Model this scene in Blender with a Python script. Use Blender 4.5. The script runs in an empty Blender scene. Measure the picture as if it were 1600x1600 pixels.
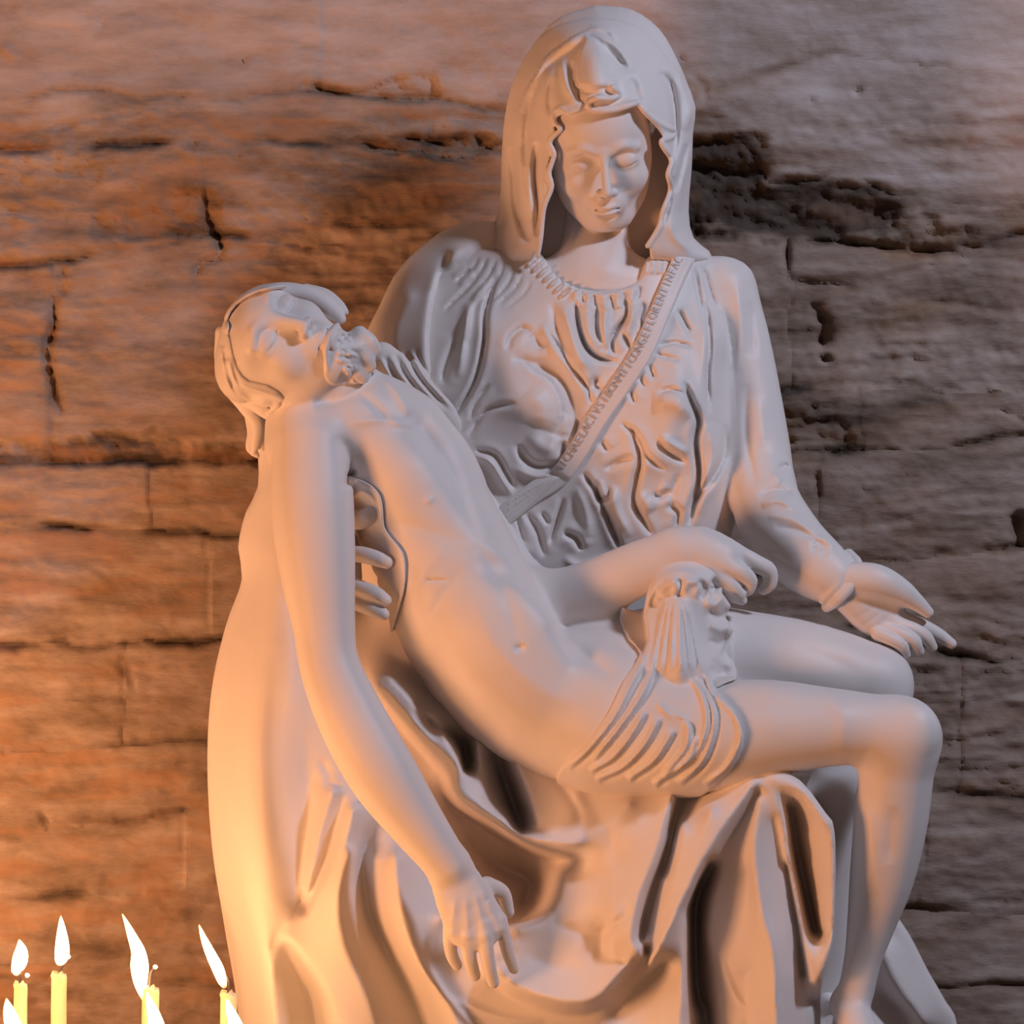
import bpy, math
import numpy as np
from mathutils import Matrix, Vector

# ------------------------------------------------------------------ camera, light, exposure
FP = np.float32
CAM_D = 5000.0            # camera distance from the statue's middle plane, mm
EYE = 1.05                # camera height, m
def wpt(x, y, z=0.0):
    """a point of the photograph at depth z (mm towards the camera) -> Blender metres"""
    s = (CAM_D - z) / CAM_D
    return Vector(((x - 800) * s / 1000, -z / 1000, EYE - (y - 800) * s / 1000))

sc = bpy.context.scene
sc.view_settings.view_transform = 'Standard'
sc.view_settings.look = 'None'
sc.view_settings.gamma = 1
sc.view_settings.use_curve_mapping = False
sc.view_settings.exposure = 0.0
sc.cycles.use_denoising = True
sc.cycles.max_bounces = 5
sc.cycles.diffuse_bounces = 4
cam = bpy.data.cameras.new('camera'); cam_o = bpy.data.objects.new('camera', cam)
sc.collection.objects.link(cam_o)
cam_o.location = (0, -CAM_D / 1000, EYE); cam_o.rotation_euler = (math.pi / 2, 0, 0)
cam.sensor_width = 36; cam.lens = 36 * (CAM_D / 1000) / 1.6
cam.clip_start = 0.1; cam.clip_end = 50
sc.camera = cam_o

world = bpy.data.worlds.new('room_ambience'); sc.world = world; world.use_nodes = True
bgn = world.node_tree.nodes['Background']
bgn.inputs[0].default_value = (0.75, 0.50, 0.40, 1); bgn.inputs[1].default_value = 0.10

def lamp(name, kind, loc, energy, color, size=0.3, aim=None, size_y=None):
    l = bpy.data.lights.new(name, kind); l.energy = energy; l.color = color
    if kind == 'AREA':
        l.size = size
        if size_y: l.shape = 'RECTANGLE'; l.size_y = size_y
    elif kind == 'POINT': l.shadow_soft_size = size
    o = bpy.data.objects.new(name, l); sc.collection.objects.link(o); o.location = loc
    if aim is not None:
        o.rotation_euler = (Vector(aim) - Vector(loc)).to_track_quat('-Z', 'Y').to_euler()
    return o
# cool spotlight high on the right of the room, added warm fill low on the left
lamp('cool_ceiling_lamp', 'AREA', (2.55, -2.0, 3.5), 82, (0.72, 0.78, 1.0), 0.40, (0.1, 0, 1.1))
lamp('added_wall_glow', 'AREA', (-1.30, 0.02, 0.45), 6.5, (1.0, 0.47, 0.20), 0.5, (-0.6, .43, .9))  # unseen area light added to warm the left of the wall
lamp('added_candle_fill', 'AREA', (-2.2, -2.1, 0.40), 66, (1.0, 0.42, 0.18), 0.7, (0.1, 0, 1.0))  # unseen fill added for the statue, standing in for a bank of candles

# ------------------------------------------------------------------ materials
def new_mat(name):
    m = bpy.data.materials.new(name); m.use_nodes = True
    return m, m.node_tree.nodes, m.node_tree.links, m.node_tree.nodes['Principled BSDF']

def marble_mat():
    m, n, l, b = new_mat('cast_marble')
    tc = n.new('ShaderNodeTexCoord')
    no = n.new('ShaderNodeTexNoise'); no.inputs['Scale'].default_value = 5; no.inputs['Detail'].default_value = 6
    l.new(tc.outputs['Object'], no.inputs['Vector'])
    cr = n.new('ShaderNodeValToRGB')
    cr.color_ramp.elements[0].position = .3; cr.color_ramp.elements[0].color = (0.74, 0.69, 0.66, 1)
    cr.color_ramp.elements[1].position = .7; cr.color_ramp.elements[1].color = (0.80, 0.75, 0.72, 1)
    l.new(no.outputs['Fac'], cr.inputs['Fac']); l.new(cr.outputs['Color'], b.inputs['Base Color'])
    b.inputs['Roughness'].default_value = .48
    b.inputs['Specular IOR Level'].default_value = .3
    return m
MARBLE = marble_mat()

# ------------------------------------------------------------------ curves and 2-D relief maps (mm on the statue's middle plane)
def smooth_path(pts, step=10.0):
    P = np.array(pts, dtype=float)
    if len(P) < 3:
        n = max(1, int(np.linalg.norm(P[-1, :2] - P[0, :2]) / step)); t = np.linspace(0, 1, n + 1)[:, None]
        return P[0] * (1 - t) + P[-1] * t
    Q = np.vstack([2 * P[0] - P[1], P, 2 * P[-1] - P[-2]])
    out = []
    for i in range(len(P) - 1):
        a, b, c, d = Q[i], Q[i + 1], Q[i + 2], Q[i + 3]
        n = max(2, int(np.linalg.norm(c[:2] - b[:2]) / step))
        for j in range(n):
            t = j / n
            out.append(0.5 * ((2 * b) + (c - a) * t + (2 * a - 5 * b + 4 * c - d) * t * t + (3 * b - a - 3 * c + d) * t ** 3))
    out.append(P[-1])
    return np.array(out)

class Map:
    """a height map over a rectangle of the photograph's plane"""
    def __init__(s, x0, y0, x1, y1, res=1.0):
        s.x0, s.y0, s.res = x0, y0, res
        s.w = int((x1 - x0) / res) + 1; s.h = int((y1 - y0) / res) + 1
        s.a = np.zeros((s.h, s.w), FP); s.lo = s.hi = None
    def win(s, P, pad):
        i0 = max(0, int((P[:, 0].min() - pad - s.x0) / s.res)); i1 = min(s.w, int((P[:, 0].max() + pad - s.x0) / s.res) + 2)
        j0 = max(0, int((P[:, 1].min() - pad - s.y0) / s.res)); j1 = min(s.h, int((P[:, 1].max() + pad - s.y0) / s.res) + 2)
        X, Y = np.meshgrid(s.x0 + np.arange(i0, max(i0, i1)) * s.res, s.y0 + np.arange(j0, max(j0, j1)) * s.res)
        return slice(j0, max(j0, j1)), slice(i0, max(i0, i1)), X, Y
    def dist(s, P, X, Y):
        L = np.concatenate([[0], np.cumsum(np.hypot(np.diff(P[:, 0]), np.diff(P[:, 1])))])
        D = np.full(X.shape, 1e9); S = np.ones(X.shape); T = np.zeros(X.shape)
        for i in range(len(P) - 1):
            ax, ay = P[i, :2]; bx, by = P[i + 1, :2]; dx, dy = bx - ax, by - ay; l2 = dx * dx + dy * dy + 1e-9
            t = np.clip(((X - ax) * dx + (Y - ay) * dy) / l2, 0, 1)
            d = np.hypot(X - ax - t * dx, Y - ay - t * dy); m = d < D
            D[m] = d[m]; S[m] = np.where(dx * (Y - ay) - dy * (X - ax) > 0, 1, -1)[m]; T[m] = ((L[i] + t * (L[i + 1] - L[i])) / L[-1])[m]
        return D, S, T
    @staticmethod
    def taper(T, e):
        if e <= 0: return 1.0
        return np.clip(T / e, 0, 1) ** .7 * np.clip((1 - T) / e, 0, 1) ** .7
    def ridge(s, pts, w, h, e=.25, sharp=1.6):
        P = smooth_path(pts, 8); sy, sx, X, Y = s.win(P, w * 2.6)
        if X.size == 0: return
        D, S, T = s.dist(P, X, Y)
        s.a[sy, sx] += (h * np.exp(-(D / w) ** sharp) * s.taper(T, e)).astype(FP)
    def step(s, pts, w, h, e=.2, sharp=2.0):
        """raised on the side to the right of the walking direction (y down), falls off over w; crisp drop on the other"""
        P = smooth_path(pts, 8); sy, sx, X, Y = s.win(P, w * 3)
        if X.size == 0: return
        D, S, T = s.dist(P, X, Y); q = D * S
        prof = np.where(q > 0, np.exp(-q / w), 0) * np.clip((q + 1) / sharp, 0, 1) - .35 * np.where(q < 0, np.exp(q / (w * .4)), 0) * np.clip(-q / sharp, 0, 1)
        s.a[sy, sx] += (h * prof * s.taper(T, e)).astype(FP)
    def blob(s, x, y, rx, ry, h, ang=0):
        c, sn = math.cos(math.radians(ang)), math.sin(math.radians(ang)); r = max(rx, ry) * 2.5
        sy, sx, X, Y = s.win(np.array([[x, y]]), r)
        u = ((X - x) * c + (Y - y) * sn) / rx; v = (-(X - x) * sn + (Y - y) * c) / ry
        s.a[sy, sx] += (h * np.exp(-(u * u + v * v))).astype(FP)
    def area(s, poly, h, soft=6, jag=None):
        d = poly_sdf(poly, s)
        if jag is not None: d = d + jag
        s.a += (h * np.clip(.5 - d / soft, 0, 1)).astype(FP)
    def blur(s, r):
        s.a = blur2(s.a, r / s.res)
    def pools(s, w):
        n = max(1, int(w / s.res)); s.hi = pool(s.a, n, np.maximum); s.lo = pool(s.a, n, np.minimum)
    def look(s, px, py, which='a'):
        A = getattr(s, which) if which != 'a' else s.a
        u = np.clip((px - s.x0) / s.res, 0, s.w - 1.001); v = np.clip((py - s.y0) / s.res, 0, s.h - 1.001)
        i = u.astype(np.int32); j = v.astype(np.int32)
        if which != 'a': return A[j, i]
        fu = (u - i).astype(FP); fv = (v - j).astype(FP); f = A.ravel(); k = j * s.w + i
        return (f[k] * (1 - fu) + f[k + 1] * fu) * (1 - fv) + (f[k + s.w] * (1 - fu) + f[k + s.w + 1] * fu) * fv

def blur2(a, r):
    if r < .3: return a
    n = int(3 * r) + 1; k = np.exp(-.5 * (np.arange(-n, n + 1) / r) ** 2); k /= k.sum()
    for ax in (0, 1):
        p = np.pad(a, [(n, n) if q == ax else (0, 0) for q in (0, 1)], mode='edge'); o = np.zeros_like(a)
        for i, w in enumerate(k):
            o += FP(w) * (p[i:i + a.shape[0]] if ax == 0 else p[:, i:i + a.shape[1]])
        a = o
    return a
def pool(a, n, f):
    for ax in (0, 1):
        o = a.copy()
        p = np.pad(a, [(n, n) if q == ax else (0, 0) for q in (0, 1)], mode='edge')
        st = 1
        for i in range(0, 2 * n + 1):
            o = f(o, p[i:i + a.shape[0]] if ax == 0 else p[:, i:i + a.shape[1]])
        a = o
    return a
def poly_sdf(poly, m, curve=True):
    P = np.array(poly, float)
    if curve:
        Q = smooth_path(list(poly) + [poly[0]], 18)[:-1]
    else: Q = P
    X, Y = np.meshgrid(m.x0 + np.arange(m.w) * m.res, m.y0 + np.arange(m.h) * m.res)
    D = np.full(X.shape, 1e9); ins = np.zeros(X.shape, bool)
    for i in range(len(Q)):
        ax, ay = Q[i]; bx, by = Q[(i + 1) % len(Q)]; dx, dy = bx - ax, by - ay
        t = np.clip(((X - ax) * dx + (Y - ay) * dy) / (dx * dx + dy * dy + 1e-9), 0, 1)
        D = np.minimum(D, (X - ax - t * dx) ** 2 + (Y - ay - t * dy) ** 2)
        if abs(dy) > 1e-9:
            ins ^= ((ay > Y) != (by > Y)) & (X < dx * (Y - ay) / dy + ax)
    D = np.sqrt(D)
    return np.where(ins, -D, D).astype(FP)

def solve_field(x0, y0, x1, y1, curves, res=3.0, blur=4.0, iters=90):
    """membrane stretched over ridge and valley lines [(x, y, z), ...]"""
    m = Map(x0, y0, x1, y1, res)
    V = np.zeros((m.h, m.w)); N = np.zeros((m.h, m.w))
    for c in curves:
        P = smooth_path(c, res * .8) if len(c) > 1 else np.array(c, float)
        i = np.round((P[:, 0] - x0) / res).astype(int); j = np.round((P[:, 1] - y0) / res).astype(int)
        ok = (i >= 0) & (j >= 0) & (i < m.w) & (j < m.h)
        np.add.at(V, (j[ok], i[ok]), P[ok, 2]); np.add.at(N, (j[ok], i[ok]), 1)
    lv = [(V, N)]
    while min(lv[-1][0].shape) > 12:
        v, n = lv[-1]; h, w = v.shape; H2, W2 = (h + 1) // 2, (w + 1) // 2
        v2 = np.zeros((H2 * 2, W2 * 2)); n2 = v2.copy(); v2[:h, :w] = v; n2[:h, :w] = n
        lv.append((v2.reshape(H2, 2, W2, 2).sum((1, 3)), n2.reshape(H2, 2, W2, 2).sum((1, 3))))
    U = None
    for v, n in reversed(lv):
        known = n > 0; val = np.where(known, v / np.maximum(n, 1), 0)
        if U is None: U = np.full(v.shape, val[known].mean() if known.any() else 0)
        else: U = np.repeat(np.repeat(U, 2, 0), 2, 1)[:v.shape[0], :v.shape[1]]
        for _ in range(iters):
            U[known] = val[known]
            p = np.pad(U, 1, mode='edge'); U = .25 * (p[:-2, 1:-1] + p[2:, 1:-1] + p[1:-1, :-2] + p[1:-1, 2:])
        U[known] = val[known]
    m.a = blur2(U.astype(FP), blur / res)
    return m

# ------------------------------------------------------------------ distance-field sculpting
def mmw(x, y, z):
    s = (CAM_D - z) / CAM_D
    return np.array([(x - 800) * s, (y - 800) * s, z], FP), s
def smin(a, b, k):
    if k <= 0: return np.minimum(a, b)
    h = np.maximum(k - np.abs(a - b), 0) / k
    return np.minimum(a, b) - h * h * (k * .25)
def smax(a, b, k): return -smin(-a, -b, k)
class Ctx: mode = 'a'
CTX = Ctx()
def pxy(P):
    s = CAM_D / (CAM_D - P[..., 2])
    return 800 + P[..., 0] * s, 800 + P[..., 1] * s

class Chain:
    """tapered limb or strand through (x, y, z, r); flat=(n, f) squashes it along n"""
    def __init__(s, pts, flat=None, step=None, raw=False):
        P = np.array(pts, float)
        if step is None: step = max(6, P[:, 3].mean() * .36)
        P = smooth_path(P, step)
        s.pts = []
        for x, y, z, r in P:
            if raw: s.pts.append((np.array([x, y, z], FP), FP(r)))
            else:
                p, q = mmw(x, y, z); s.pts.append((p, FP(r * q)))
        s.n = None
        if flat: n = np.array(flat[0], float); s.n = (n / np.linalg.norm(n)).astype(FP); s.f = FP(flat[1])
    def seg(s, i, P):
        a, ra = s.pts[i]; b, rb = s.pts[i + 1]; ab = b - a; V = P - a
        if s.n is None:                                   # exact round cone
            l = max(float(np.sqrt(ab @ ab)), 1e-3); h = V @ (ab / FP(l)); q = np.sqrt(np.maximum((V * V).sum(-1) - h * h, 0))
            m = float(np.clip((rb - ra) / l, -.95, .95)); t = np.clip((h + q * FP(m / math.sqrt(1 - m * m))) / FP(l), 0, 1)
            return np.sqrt(q * q + (h - t * FP(l)) ** 2) - (ra + (rb - ra) * t)
        t = np.clip((V @ ab) / max(float(ab @ ab), 1e-6), 0, 1).astype(FP)
        V = V - t[..., None] * ab; r = ra + (rb - ra) * t
        vn = V @ s.n; q = (V * V).sum(-1) - vn * vn; f = s.f
        k0 = np.sqrt(q + vn * vn / (f * f)) / r; k1 = np.sqrt(q + vn * vn / f ** 4) / (r * r)
        return k0 * (k0 - 1) / np.maximum(k1, 1e-6)
    def ev(s, P, reach):
        """P blocks (nb, m, 3); distance, 1e3 where far"""
        D = np.full(P.shape[:2], 1e3, FP); C = P[:, P.shape[1] // 2]
        for i in range(len(s.pts) - 1):
            k = np.nonzero(s.seg(i, C) < reach)[0]
            if len(k): D[k] = np.minimum(D[k], s.seg(i, P[k]))
        return D
class Ell:
    def __init__(s, x, y, z, radii, R=None, raw=False):
        if raw: s.c = np.array([x, y, z], FP); q = 1
        else: s.c, q = mmw(x, y, z)
        s.r = (np.array(radii, float) * q).astype(FP); s.R = None if R is None else np.array(R, FP)
    def d(s, P):
        V = P - s.c
        if s.R is not None: V = V @ s.R
        k0 = np.sqrt(((V / s.r) ** 2).sum(-1)); k1 = np.sqrt(((V / (s.r * s.r)) ** 2).sum(-1))
        return k0 * (k0 - 1) / np.maximum(k1, 1e-6)
    def ev(s, P, reach):
        D = np.full(P.shape[:2], 1e3, FP); k = np.nonzero(s.d(P[:, P.shape[1] // 2]) < reach * 1.3)[0]
        if len(k): D[k] = s.d(P[k])
        return D
class Pillow:
    """cushion with a drawn outline: zc centre depth (number, (z, gx, gy, x0, y0) or Map), t half thickness"""
    def __init__(s, poly, zc, t, k=20, curve=True, front=None):
        P = np.array(poly, float); g = 60
        s.m = Map(P[:, 0].min() - g, P[:, 1].min() - g, P[:, 0].max() + g, P[:, 1].max() + g, 2.0)
        s.m.a = poly_sdf(poly, s.m, curve); s.zc = zc; s.t = t; s.k = k
        if isinstance(zc, Map): zc.pools(26)
    def ev(s, P, reach):
        D = np.full(P.shape[:2], 1e3, FP); C = P[:, P.shape[1] // 2]
        px, py = pxy(C); k = np.nonzero(s.m.look(px, py) < reach * 1.1)[0]
        if not len(k): return D
        Q = P[k]; px, py = pxy(Q); d2 = s.m.look(px, py)
        if isinstance(s.zc, Map):
            w = CTX.mode
            F = s.zc.look(px, py, {'a': 'a', 'lo': 'hi', 'hi': 'lo'}[w])
            if w == 'a':
                e = 2.0; gx = (s.zc.look(px + e, py) - s.zc.look(px - e, py)) / (2 * e); gy = (s.zc.look(px, py + e) - s.zc.look(px, py - e)) / (2 * e)
                g = 1 / np.sqrt(1 + gx * gx + gy * gy)
            else: g = 1
            dz = (Q[..., 2] - F) * g; dz = smax(dz, (F - 2 * s.t) - Q[..., 2], 4)
        else:
            if isinstance(s.zc, tuple): z0, gx, gy, x0, y0 = s.zc; zc = z0 + gx * (px - x0) + gy * (py - y0)
            else: zc = s.zc
            dz = np.abs(Q[..., 2] - zc) - s.t
        D[k] = smax(d2, dz.astype(FP), s.k)
        return D
class Shell:
    """skin of another sculpture pushed out by off, inside an outline"""
    def __init__(s, part, off, poly, k=4, zmin=-1e3, curve=True):
        P = np.array(poly, float); g = 50
        s.m = Map(P[:, 0].min() - g, P[:, 1].min() - g, P[:, 0].max() + g, P[:, 1].max() + g, 2.0)
        s.m.a = poly_sdf(poly, s.m, curve); s.part = part; s.off = off
        if isinstance(off, Map): off.pools(26)
        s.k = k; s.zmin = zmin
    def ev(s, P, reach):
        D = np.full(P.shape[:2], 1e3, FP); C = P[:, P.shape[1] // 2]
        px, py = pxy(C); k = np.nonzero((s.m.look(px, py) < reach) & (C[:, 2] > s.zmin - reach))[0]
        if not len(k): return D
        Q = P[k]; px, py = pxy(Q); off = s.off
        if isinstance(off, Map): off = off.look(px, py, {'a': 'a', 'lo': 'hi', 'hi': 'lo'}[CTX.mode])
        D[k] = smax(smax(s.part.ev(Q, reach + 12) - off, s.m.look(px, py), s.k), s.zmin - Q[..., 2], s.k)
        return D

class Part:
    def __init__(s, name, vox=2.0): s.name = name; s.vox = vox; s.ops = []; s.H = None; s.slack = 9; s.rear = .2; s.soft = (.5, -.52, .5, -.3)
    def add(s, prim, k=0, op='u'): s.ops.append((op, prim, k)); return s
    def cut(s, prim, k=0): return s.add(prim, k, 's')
    def relief(s, x0, y0, x1, y1): s.H = Map(x0, y0, x1, y1, 1.0); return s.H
    def later(s, i):
        if getattr(s, '_n', 0) != len(s.ops):
            s._n = len(s.ops); s._l = [min(s.slack, 12 + .26 * sum(sorted([q[2] for q in s.ops[j + 1:]])[-3:])) + (6 if s.H is not None else 0) for j in range(len(s.ops))]
        return s._l[i]
    def ev(s, P, reach):
        D = np.full(P.shape[:2], 1e3, FP)
        for i, (op, prim, k) in enumerate(s.ops):
            e = prim.ev(P, reach + 1.3 * k + s.later(i))
            if op == 'u': D = smin(D, e, k)
            elif op == 's':
                D = np.where(e < 900, smax(D, -e, k), D)
            else: D = smax(D, e, k)
        if s.H is not None:
            px, py = pxy(P); w = CTX.mode
            D = D - s.H.look(px, py, {'a': 'a', 'lo': 'hi', 'hi': 'lo'}[w])
        return D

B = 10
def mesh_part(part, bounds):
    """bounds: px box (x0, y0, z0, x1, y1, z1); returns verts (mm), quads"""
    vox = part.vox
    a, _ = mmw(bounds[0], bounds[1], bounds[2]); b, _ = mmw(bounds[3], bounds[4], bounds[2])
    lo = np.array([a[0], a[1], bounds[2]]); hi = np.array([b[0], b[1], bounds[5]])
    nb = np.ceil((hi - lo) / (vox * B)).astype(int)
    if part.H is not None: part.H.pools(vox * B * .9)
    lo = lo.astype(FP)
    I = np.stack(np.meshgrid(*[np.arange(n) for n in nb], indexing='ij'), -1).reshape(-1, 3)
    C = (lo + (I + .5) * (vox * B)).astype(FP)
    half = vox * B * .5 * 1.74
    act = []
    for i in range(0, len(C), 40000):
        c = C[i:i + 40000][:, None, :]
        CTX.mode = 'lo'; d1 = part.ev(c, half * 2.2)[:, 0]; CTX.mode = 'hi'; d2 = part.ev(c, half * 2.2)[:, 0]
        act.append((d1 < half * 1.25) & (d2 > -half * 1.25))
    CTX.mode = 'a'
    I = I[np.concatenate(act)]
    g = np.arange(B + 1); off = np.stack(np.meshgrid(g, g, g, indexing='ij'), -1).reshape(-1, 3)
    mid = (B + 1) ** 3 // 2
    offm = (off * vox).astype(FP)
    NY, NZ = int(nb[1] * B + 4), int(nb[2] * B + 4)
    key = lambda q: (q[..., 0].astype(np.int64) * NY + q[..., 1]) * NZ + q[..., 2]
    K, V, Q = [], [], []
    cor = np.array([(x, y, z) for x in (0, 1) for y in (0, 1) for z in (0, 1)])
    edges = [(0, 1), (2, 3), (4, 5), (6, 7), (0, 2), (1, 3), (4, 6), (5, 7), (0, 4), (1, 5), (2, 6), (3, 7)]
    for i in range(0, len(I), 2500):
        ib = I[i:i + 2500]; org = (lo + ib * (vox * B)).astype(FP)
        P = org[:, None, :] + offm[None]
        D = part.ev(P, half * 1.2).reshape(-1, B + 1, B + 1, B + 1)
        S = D < 0
        cnt = sum(S[:, c[0]:B + c[0], c[1]:B + c[1], c[2]:B + c[2]].astype(np.int8) for c in cor)
        bi, x, y, z = np.nonzero((cnt > 0) & (cnt < 8))
        if len(bi) == 0: continue
        cell = np.stack([x, y, z], -1)
        val = np.stack([D[bi, x + c[0], y + c[1], z + c[2]] for c in cor], -1)
        acc = np.zeros((len(bi), 3), FP); n = np.zeros(len(bi), FP)
        for p, q in edges:
            a_, b_ = val[:, p], val[:, q]; m = (a_ < 0) != (b_ < 0)
            t = np.where(m, a_ / np.where(m, a_ - b_, 1), 0)
            acc += np.where(m[:, None], cor[p] + t[:, None] * (cor[q] - cor[p]), 0); n += m
        K.append(key(ib[bi] * B + cell)); V.append(org[bi] + (cell + acc / n[:, None]) * vox)
        for ax in range(3):
            u, v = [(1, 2), (2, 0), (0, 1)][ax]
            A0 = S[:, :B, :B, :B]; sl = [slice(0, B)] * 3; sl[ax] = slice(1, B + 1); A1 = S[(slice(None),) + tuple(sl)]
            bi2, x2, y2, z2 = np.nonzero(A0 != A1)
            if len(bi2) == 0: continue
            base = ib[bi2] * B + np.stack([x2, y2, z2], -1)
            du = np.zeros(3, int); du[u] = 1; dv = np.zeros(3, int); dv[v] = 1
            q4 = np.stack([key(base), key(base - du), key(base - du - dv), key(base - dv)], -1)
            ok = (base[:, u] > 0) & (base[:, v] > 0)
            fl = A0[bi2, x2, y2, z2]
            q4 = np.where(fl[:, None], q4, q4[:, ::-1])
            Q.append(q4[ok])
    K = np.concatenate(K); V = np.concatenate(V); Q = np.concatenate(Q)
    K, idx = np.unique(K, return_index=True); V = V[idx]
    F = np.searchsorted(K, Q); F = np.clip(F, 0, len(K) - 1)
    F = F[(K[F] == Q).all(1)]
    a3, b3 = V[F[:, 2]] - V[F[:, 0]], V[F[:, 3]] - V[F[:, 1]]; nn = np.cross(a3, b3)      # nothing can see the rear
    F = F[nn[:, 2] > -part.rear * np.maximum(np.linalg.norm(nn, axis=1), 1e-9)]
    u, inv = np.unique(F, return_inverse=True); V = V[u]; F = inv.reshape(F.shape)
    for lam in part.soft:
        e = np.concatenate([F[:, [0, 1]], F[:, [1, 2]], F[:, [2, 3]], F[:, [3, 0]]])
        n = np.bincount(e[:, 0], minlength=len(V)) + np.bincount(e[:, 1], minlength=len(V)); n = np.maximum(n, 1)
        A = np.stack([np.bincount(e[:, 0], V[e[:, 1], c], len(V)) + np.bincount(e[:, 1], V[e[:, 0], c], len(V)) for c in range(3)], -1) / n[:, None]
        V = V + lam * (A - V)
    return V.astype(FP), F.astype(np.int32)

def raw_mesh(name, V, F, smooth=True):
    me = bpy.data.meshes.new(name)
    me.vertices.add(len(V)); me.vertices.foreach_set('co', np.ascontiguousarray(V, dtype=FP).ravel())
    n = F.shape[1]
    me.loops.add(F.size); me.loops.foreach_set('vertex_index', np.ascontiguousarray(F, dtype=np.int32).ravel())
    me.polygons.add(len(F)); me.polygons.foreach_set('loop_start', np.arange(0, F.size, n, dtype=np.int32))
    me.polygons.foreach_set('loop_total', np.full(len(F), n, np.int32))
    if smooth: me.polygons.foreach_set('use_smooth', np.ones(len(F), bool))
    me.update(); me.validate()
    return me
def place(o, parent=None, **kw):
    sc.collection.objects.link(o)
    if parent is not None: o.parent = parent; o.matrix_parent_inverse = Matrix.Translation(-parent.location)
    for k, v in kw.items(): o[k] = v
    return o
def sculpt(part, bounds, parent, mat=MARBLE, **kw):
    V, F = mesh_part(part, bounds)
    W = np.stack([V[:, 0] / 1000, -V[:, 2] / 1000, EYE - V[:, 1] / 1000], -1)
    me = raw_mesh(part.name, W, F); me.materials.append(mat)
    return place(bpy.data.objects.new(part.name, me), parent, **kw)
# ------------------------------------------------------------------ figures
def rot(ax, deg):
    c, s = math.cos(math.radians(deg)), math.sin(math.radians(deg))
    if ax == 'x': return np.array([[1, 0, 0], [0, c, -s], [0, s, c]])
    if ax == 'y': return np.array([[c, 0, s], [0, 1, 0], [-s, 0, c]])
    return np.array([[c, -s, 0], [s, c, 0], [0, 0, 1]])

class HeadFrame:
    """head coordinates: x to the image right of an upright head, y down to the chin, z out of the face"""
    def __init__(s, x, y, z, scale, R):
        s.c, q = mmw(x, y, z); s.k = scale * q; s.R = R
    def p(s, v): return s.c + s.k * (s.R @ np.array(v, float))
    def ell(s, c, r, tilt=None):
        R = s.R if tilt is None else s.R @ tilt
        q = s.p(c); return Ell(q[0], q[1], q[2], [a * s.k for a in r], R, raw=True)
    def chain(s, pts, step=6):
        out = []
        for x, y, z, r in pts: q = s.p((x, y, z)); out.append((q[0], q[1], q[2], r * s.k))
        return Chain(out, step=step, raw=True)
    def px(s, v):
        q = s.p(v); k = CAM_D / (CAM_D - q[2]); return 800 + q[0] * k, 800 + q[1] * k, q[2]

def build_head(P, h, male=False):
    a = P.add
    if male:
        a(h.ell((3, -10, -15), (75, 44, 88)), 12); a(h.ell((0, -12, 26), (58, 40, 54)), 22)
    else:
        a(h.ell((0, -42, -22), (76, 88, 98)), 7)                   # skull
        a(h.ell((0, -26, 26), (66, 60, 54)), 22)                  # forehead
    a(h.ell((0, 18, 18), (72 if not male else 66, 62, 53)), 22)    # midface
    a(h.ell((0, 60, 32), (40 if not male else 48, 48, 45)), 26)    # jaw
    a(h.ell((0, 95, 58), (16, 14, 16)), 22)                       # chin
    for s in (-1, 1):
        a(h.ell((s * 36, 36, 50), (20, 18, 20)), 28)              # cheekbone
        a(h.chain([(s * 54, 38, -10, 14), (s * 45, 72, 14, 14), (s * 22, 94, 44, 13)]), 28)
    for s in (-1, 1):                                             # sockets
        P.cut(h.ell((s * 31, 2, 90), (21, 12, 16 if not male else 9), rot('z', s * 5)), 18)
    for s in (-1, 1):
        a(h.ell((s * 31, 5, 61.5), (18.5, 13, 15)), 8)            # closed eye
        a(h.chain([(s * 12, -12, 78, 2.2), (s * 28, -19, 77, 2.8), (s * 48, -12, 65, 2.2)]), 14)   # brow
    m = 6 if male else 0
    a(h.chain([(0, -12, 77 - m, 6 + m / 2), (0, 8, 86 - m, 5.5 + m / 2), (0, 27, 96 - m, 6.5 + m / 3), (0, 40, 102 - m, 7.6)]), 9 + m)  # nose
    for s in (-1, 1):
        a(h.ell((s * 9.2, 43, 92), (7, 6.5, 9.5)), 5)
        P.cut(h.ell((s * 5.8, 50, 96), (2.8, 3.2, 4.5)), 3)
    a(h.ell((0, 66, 73), (25, 19, 15)), 15)                       # mouth mound
    P.cut(h.chain([(0, 52, 93, 2.2), (0, 59, 92.5, 2.4)]), 5)      # philtrum
    a(h.chain([(-19, 69, 77, 2.0), (-8, 65.5, 86, 3.9), (0, 66.5, 88.5, 3.8), (8, 65.5, 86, 3.9), (19, 69, 77, 2.0)], 4), 3.5)
    a(h.chain([(-16, 71.5, 77, 2.2), (-7, 74.5, 85, 4.8), (7, 74.5, 85, 4.8), (16, 71.5, 77, 2.2)], 4), 3.5)
    P.cut(h.chain([(-20, 70, 78, 1.2), (-9, 70, 89, 1.7), (0, 71.2, 91.5, 1.7), (9, 70, 89, 1.7), (20, 70, 78, 1.2)], 4), 2)
    P.cut(h.ell((0, 83, 82), (14, 4, 6)), 8)                       # below the lip
    for s in (-1, 1):                                             # lash line
        P.cut(h.chain([(s * 14, 8, 76, 1.2), (s * 23, 13.5, 76, 2.2), (s * 34, 14, 75.4, 2.2), (s * 49, 8.5, 68, 1.2)], 4), 1.0)
        P.cut(h.chain([(s * 16, -3, 77, 1.0), (s * 30, -8.5, 76.5, 1.6), (s * 46, -3, 70, 1.0)], 4), 3)

def hand(P, palm, fingers, thumb=None, k=7, flat=None):
    P.add(Chain(palm, flat=flat), 12)
    for f in fingers: P.add(Chain(f, step=5), k)
    if thumb: P.add(Chain(thumb, step=5), k + 3)

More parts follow.
